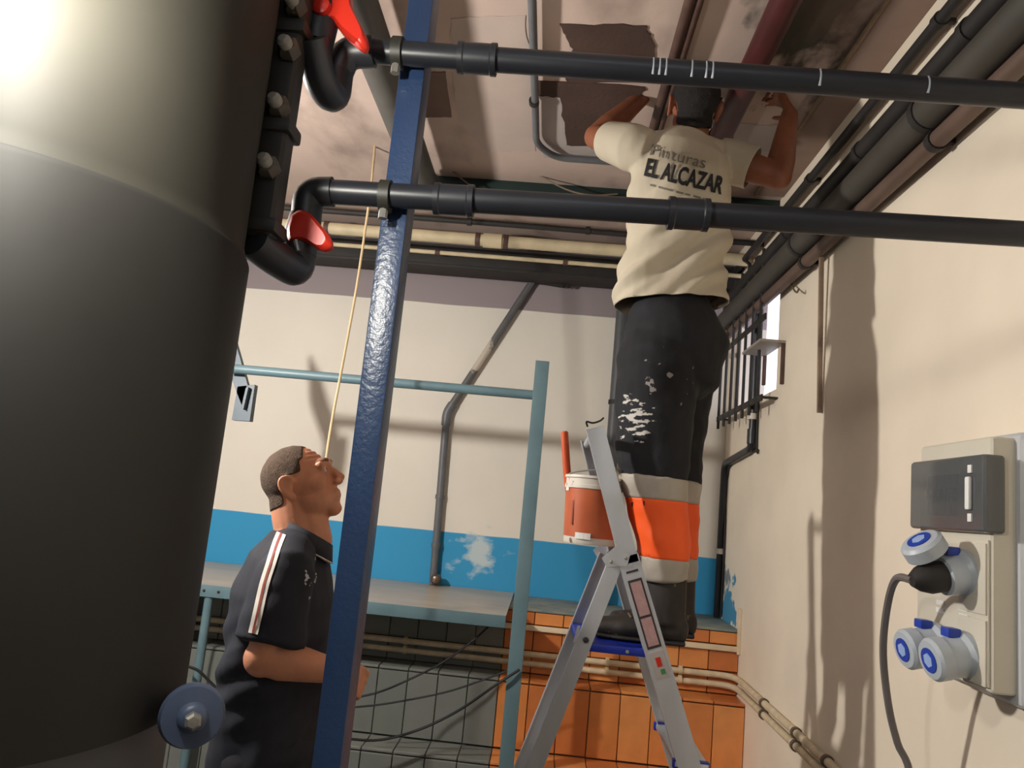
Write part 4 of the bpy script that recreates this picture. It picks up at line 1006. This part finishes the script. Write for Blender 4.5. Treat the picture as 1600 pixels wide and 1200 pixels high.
sm = tee.modifiers.new('cloth', 'SOLIDIFY'); sm.thickness = .004; sm.offset = -1
# trousers, bands, boots
def fold3(p, n):
    return .007*noise.noise(Vector((p.x*7, p.y*7, p.z*15)))+.003*noise.noise(p*26)
M_trs = splash(mat('black_work_trousers', (20, 21, 26), .85, var=.2, scale=20, bump=.15, bscale=260), (196, 192, 186), 34, .74, .78, center=tuple(Pn(990, 652, -.16)), radius=.26, stretch=(1, 1, 2.4))
splash(M_trs, (150, 146, 142), 30, .84, .86, center=tuple(Pn(1030, 600, -.14)), radius=.5)
pv = [limb([Pn(1050, 462), Pn(1050, 490), Pn(1051, 520), Pn(1052, 550), Pn(1050, 600)], [(.120, .100), (.148, .128), (.168, .154), (.172, .162), (.155, .145)], hpx, 28, .2), ell(Pn(1088, 545, .0), AX, (.098, .12, .105)), limb([Pn(1052, 500), Pn(1056, 600)], [(.13, .12), (.125, .11)], (0, 1, 0), 20)]
cuffL, cuffR = Pn(1036, 905, -.075), Pn(1056, 905, .09)
pv.append(limb([Pn(1034, 515, -.04), Pn(1030, 560, -.07), Pn(1024, 620, -.085), Pn(1020, 720, -.085), Pn(1028, 800, -.08), Pn(1036, 850, -.078), cuffL], [(.08, .10), (.112, .130), (.108, .124), (.096, .108), (.086, .084), (.080, .076), (.074, .070)], (0, 1, 0), 22, .12))
pv.append(limb([Pn(1070, 540, .08), Pn(1058, 620, .085), Pn(1052, 720, .085), Pn(1054, 800, .085), Pn(1056, 850, .088), cuffR], [(.11, .120), (.102, .108), (.090, .092), (.080, .076), (.076, .069), (.072, .064)], (0, 1, 0), 22, .12))
trs = fuse('trousers', pv, .0070, M_trs, ptr, 8, fold3)
zb = [Pn(1030, y).z for y in (748, 782, 868, 906)]
M_refl = mat('reflective_grey', (168, 160, 148), .55, var=.08, scale=14); M_hiv = mat('hi_vis_orange', (255, 92, 24), .6, var=.08, scale=10)
shell('reflective_band', trs, lambda v, n: zb[1] < v.z < zb[0], .003, M_refl, trs)
shell('orange_panel', trs, lambda v, n: zb[2] < v.z <= zb[1], .0025, M_hiv, trs)
shell('reflective_band', trs, lambda v, n: zb[3]-.0 < v.z <= zb[2], .003, M_refl, trs)
stripe([(988, 788), (1008, 786)], 7, mat('dark_tag', (50, 40, 24), .6), 'tag', trs, trs, YPn, .004)
M_boot = splash(mat('work_boot', (40, 34, 30), .65, var=.25, scale=20), (150, 132, 108), 26, .64, .70)
for a_, off in ((ankL, 0), (ankR, 0)):
    f0 = Vector((a_.x, a_.y, ZPL))
    bt = fuse('boot', [limb([f0+Vector((.055, 0, .045)), f0+Vector((-.03, .004, .046)), f0+Vector((-.11, .012, .036)), f0+Vector((-.175, .02, .030))], [(.040, .042), (.046, .044), (.050, .034), (.040, .028)], (0, 1, 0), 20), limb([f0+Vector((.012, 0, .06)), f0+Vector((.006, 0, .225))], [(.050, .058), (.054, .060)], (0, 1, 0), 18, .2)], .006, M_boot, ptr, 2)
    fuse('sole', [limb([f0+Vector((.065, 0, .010)), f0+Vector((-.03, .004, .010)), f0+Vector((-.11, .012, .010)), f0+Vector((-.18, .02, .010))], [(.042, .010), (.046, .010), (.052, .010), (.040, .010)], (0, 1, 0), 20)], .004, M_iron, bt, 0)
    for k in range(3): 
        c = f0+Vector((-.045-.022*k, .006, .092-.010*k)); tube('lace', [c+Vector((0, -.03, -.004)), c+Vector((-.006, 0, .004)), c+Vector((0, .03, -.004))], .0028, mat('lace', (96, 84, 68), .7), bt, 6)
# lettering on the back of the shirt
TB = bvh_of(tee)
def lettering(txt, a_px, b_px, hpx_, m, name, bold=0.0, lift=.004):
    """text printed on the back of the shirt, its baseline running from a_px to b_px"""
    cu = bpy.data.curves.new('txt', 'FONT'); cu.body = txt; cu.size = 1; cu.offset = bold; cu.resolution_u = 3
    o = bpy.data.objects.new('txt', cu); COL.objects.link(o); dg = bpy.context.evaluated_depsgraph_get(); dg.update()
    me = bpy.data.meshes.new_from_object(o.evaluated_get(dg)); bpy.data.objects.remove(o, do_unlink=True)
    bm = bmesh.new(); bm.from_mesh(me); bmesh.ops.triangulate(bm, faces=bm.faces)
    bmesh.ops.subdivide_edges(bm, edges=[e for e in bm.edges if e.calc_length() > .12], cuts=2); bmesh.ops.triangulate(bm, faces=bm.faces)
    xs = [v.co.x for v in bm.verts]; ys = [v.co.y for v in bm.verts]; x0, x1 = min(xs), max(xs); yh = max(ys)
    bx_ = Vector(b_px)-Vector(a_px); L = bx_.length; t = bx_/L; up = Vector((t.y, -t.x))
    for v in bm.verts:
        q = Vector(a_px)+t*((v.co.x-x0)/(x1-x0)*L)+up*(v.co.y/yh*hpx_)
        a = at(q.x, q.y, Y=YPn-.6); d = (at(q.x, q.y, Y=YPn)-a).normalized(); loc, nn, ii, ds = TB.ray_cast(a, d)
        v.co = (loc+(nn if nn.dot(d) < 0 else -nn)*lift) if loc else at(q.x, q.y, Y=YPn-.12)
    off = parent_loc(tee)
    for v in bm.verts: v.co -= off
    me2 = bpy.data.meshes.new(name); bm.to_mesh(me2); bm.free(); return finish(name, me2, m, tee)
M_letb = mat('shirt_print_black', (24, 24, 26), .7, var=.03); M_letg = mat('shirt_print_grey', (112, 106, 96), .7, var=.03)
lettering('EL ALCAZAR', (1007, 274), (1126, 303), 27, M_letb, 'back_print', .034)
lettering('Pinturas', (1016, 243), (1100, 264), 17, M_letg, 'back_print', .0)
for u in range(7):
    k0 = u/7.0; k1 = k0+.09+.03*(u % 2); stripe([(1016+94*k0, 289+25*k0), (1016+94*k1, 289+25*k1)], 3.0, M_letg, 'fine_print', tee, tee, YPn, .0025)
# scraper in the left hand
hd = Vector((.55, .3, .35)).normalized(); g0 = wL+(wL-eL).normalized()*.01+hd*.075+Vector((.015, -.035, -.005))
sc = empty('scraper', 'scraper with a pale blade in the painter\'s left hand', 'scraper', g0)
sdv = Vector((-.80, -.1, -.30)).normalized()
tube('handle', [g0-sdv*.05, g0, g0+sdv*.05], [.009, .012, .009], mat('scraper_grip', (60, 44, 36), .6), sc, 12)
g1 = g0+sdv*.05; ws = Vector((0, .5, 1)).normalized(); ws = (ws-sdv*ws.dot(sdv)).normalized()
plate('blade', [g1-ws*.008, g1+sdv*.08-ws*.022, g1+sdv*.08+ws*.022, g1+ws*.008], .0015, sdv.cross(ws), mat('scraper_blade', (190, 184, 174), .35, .4), sc)
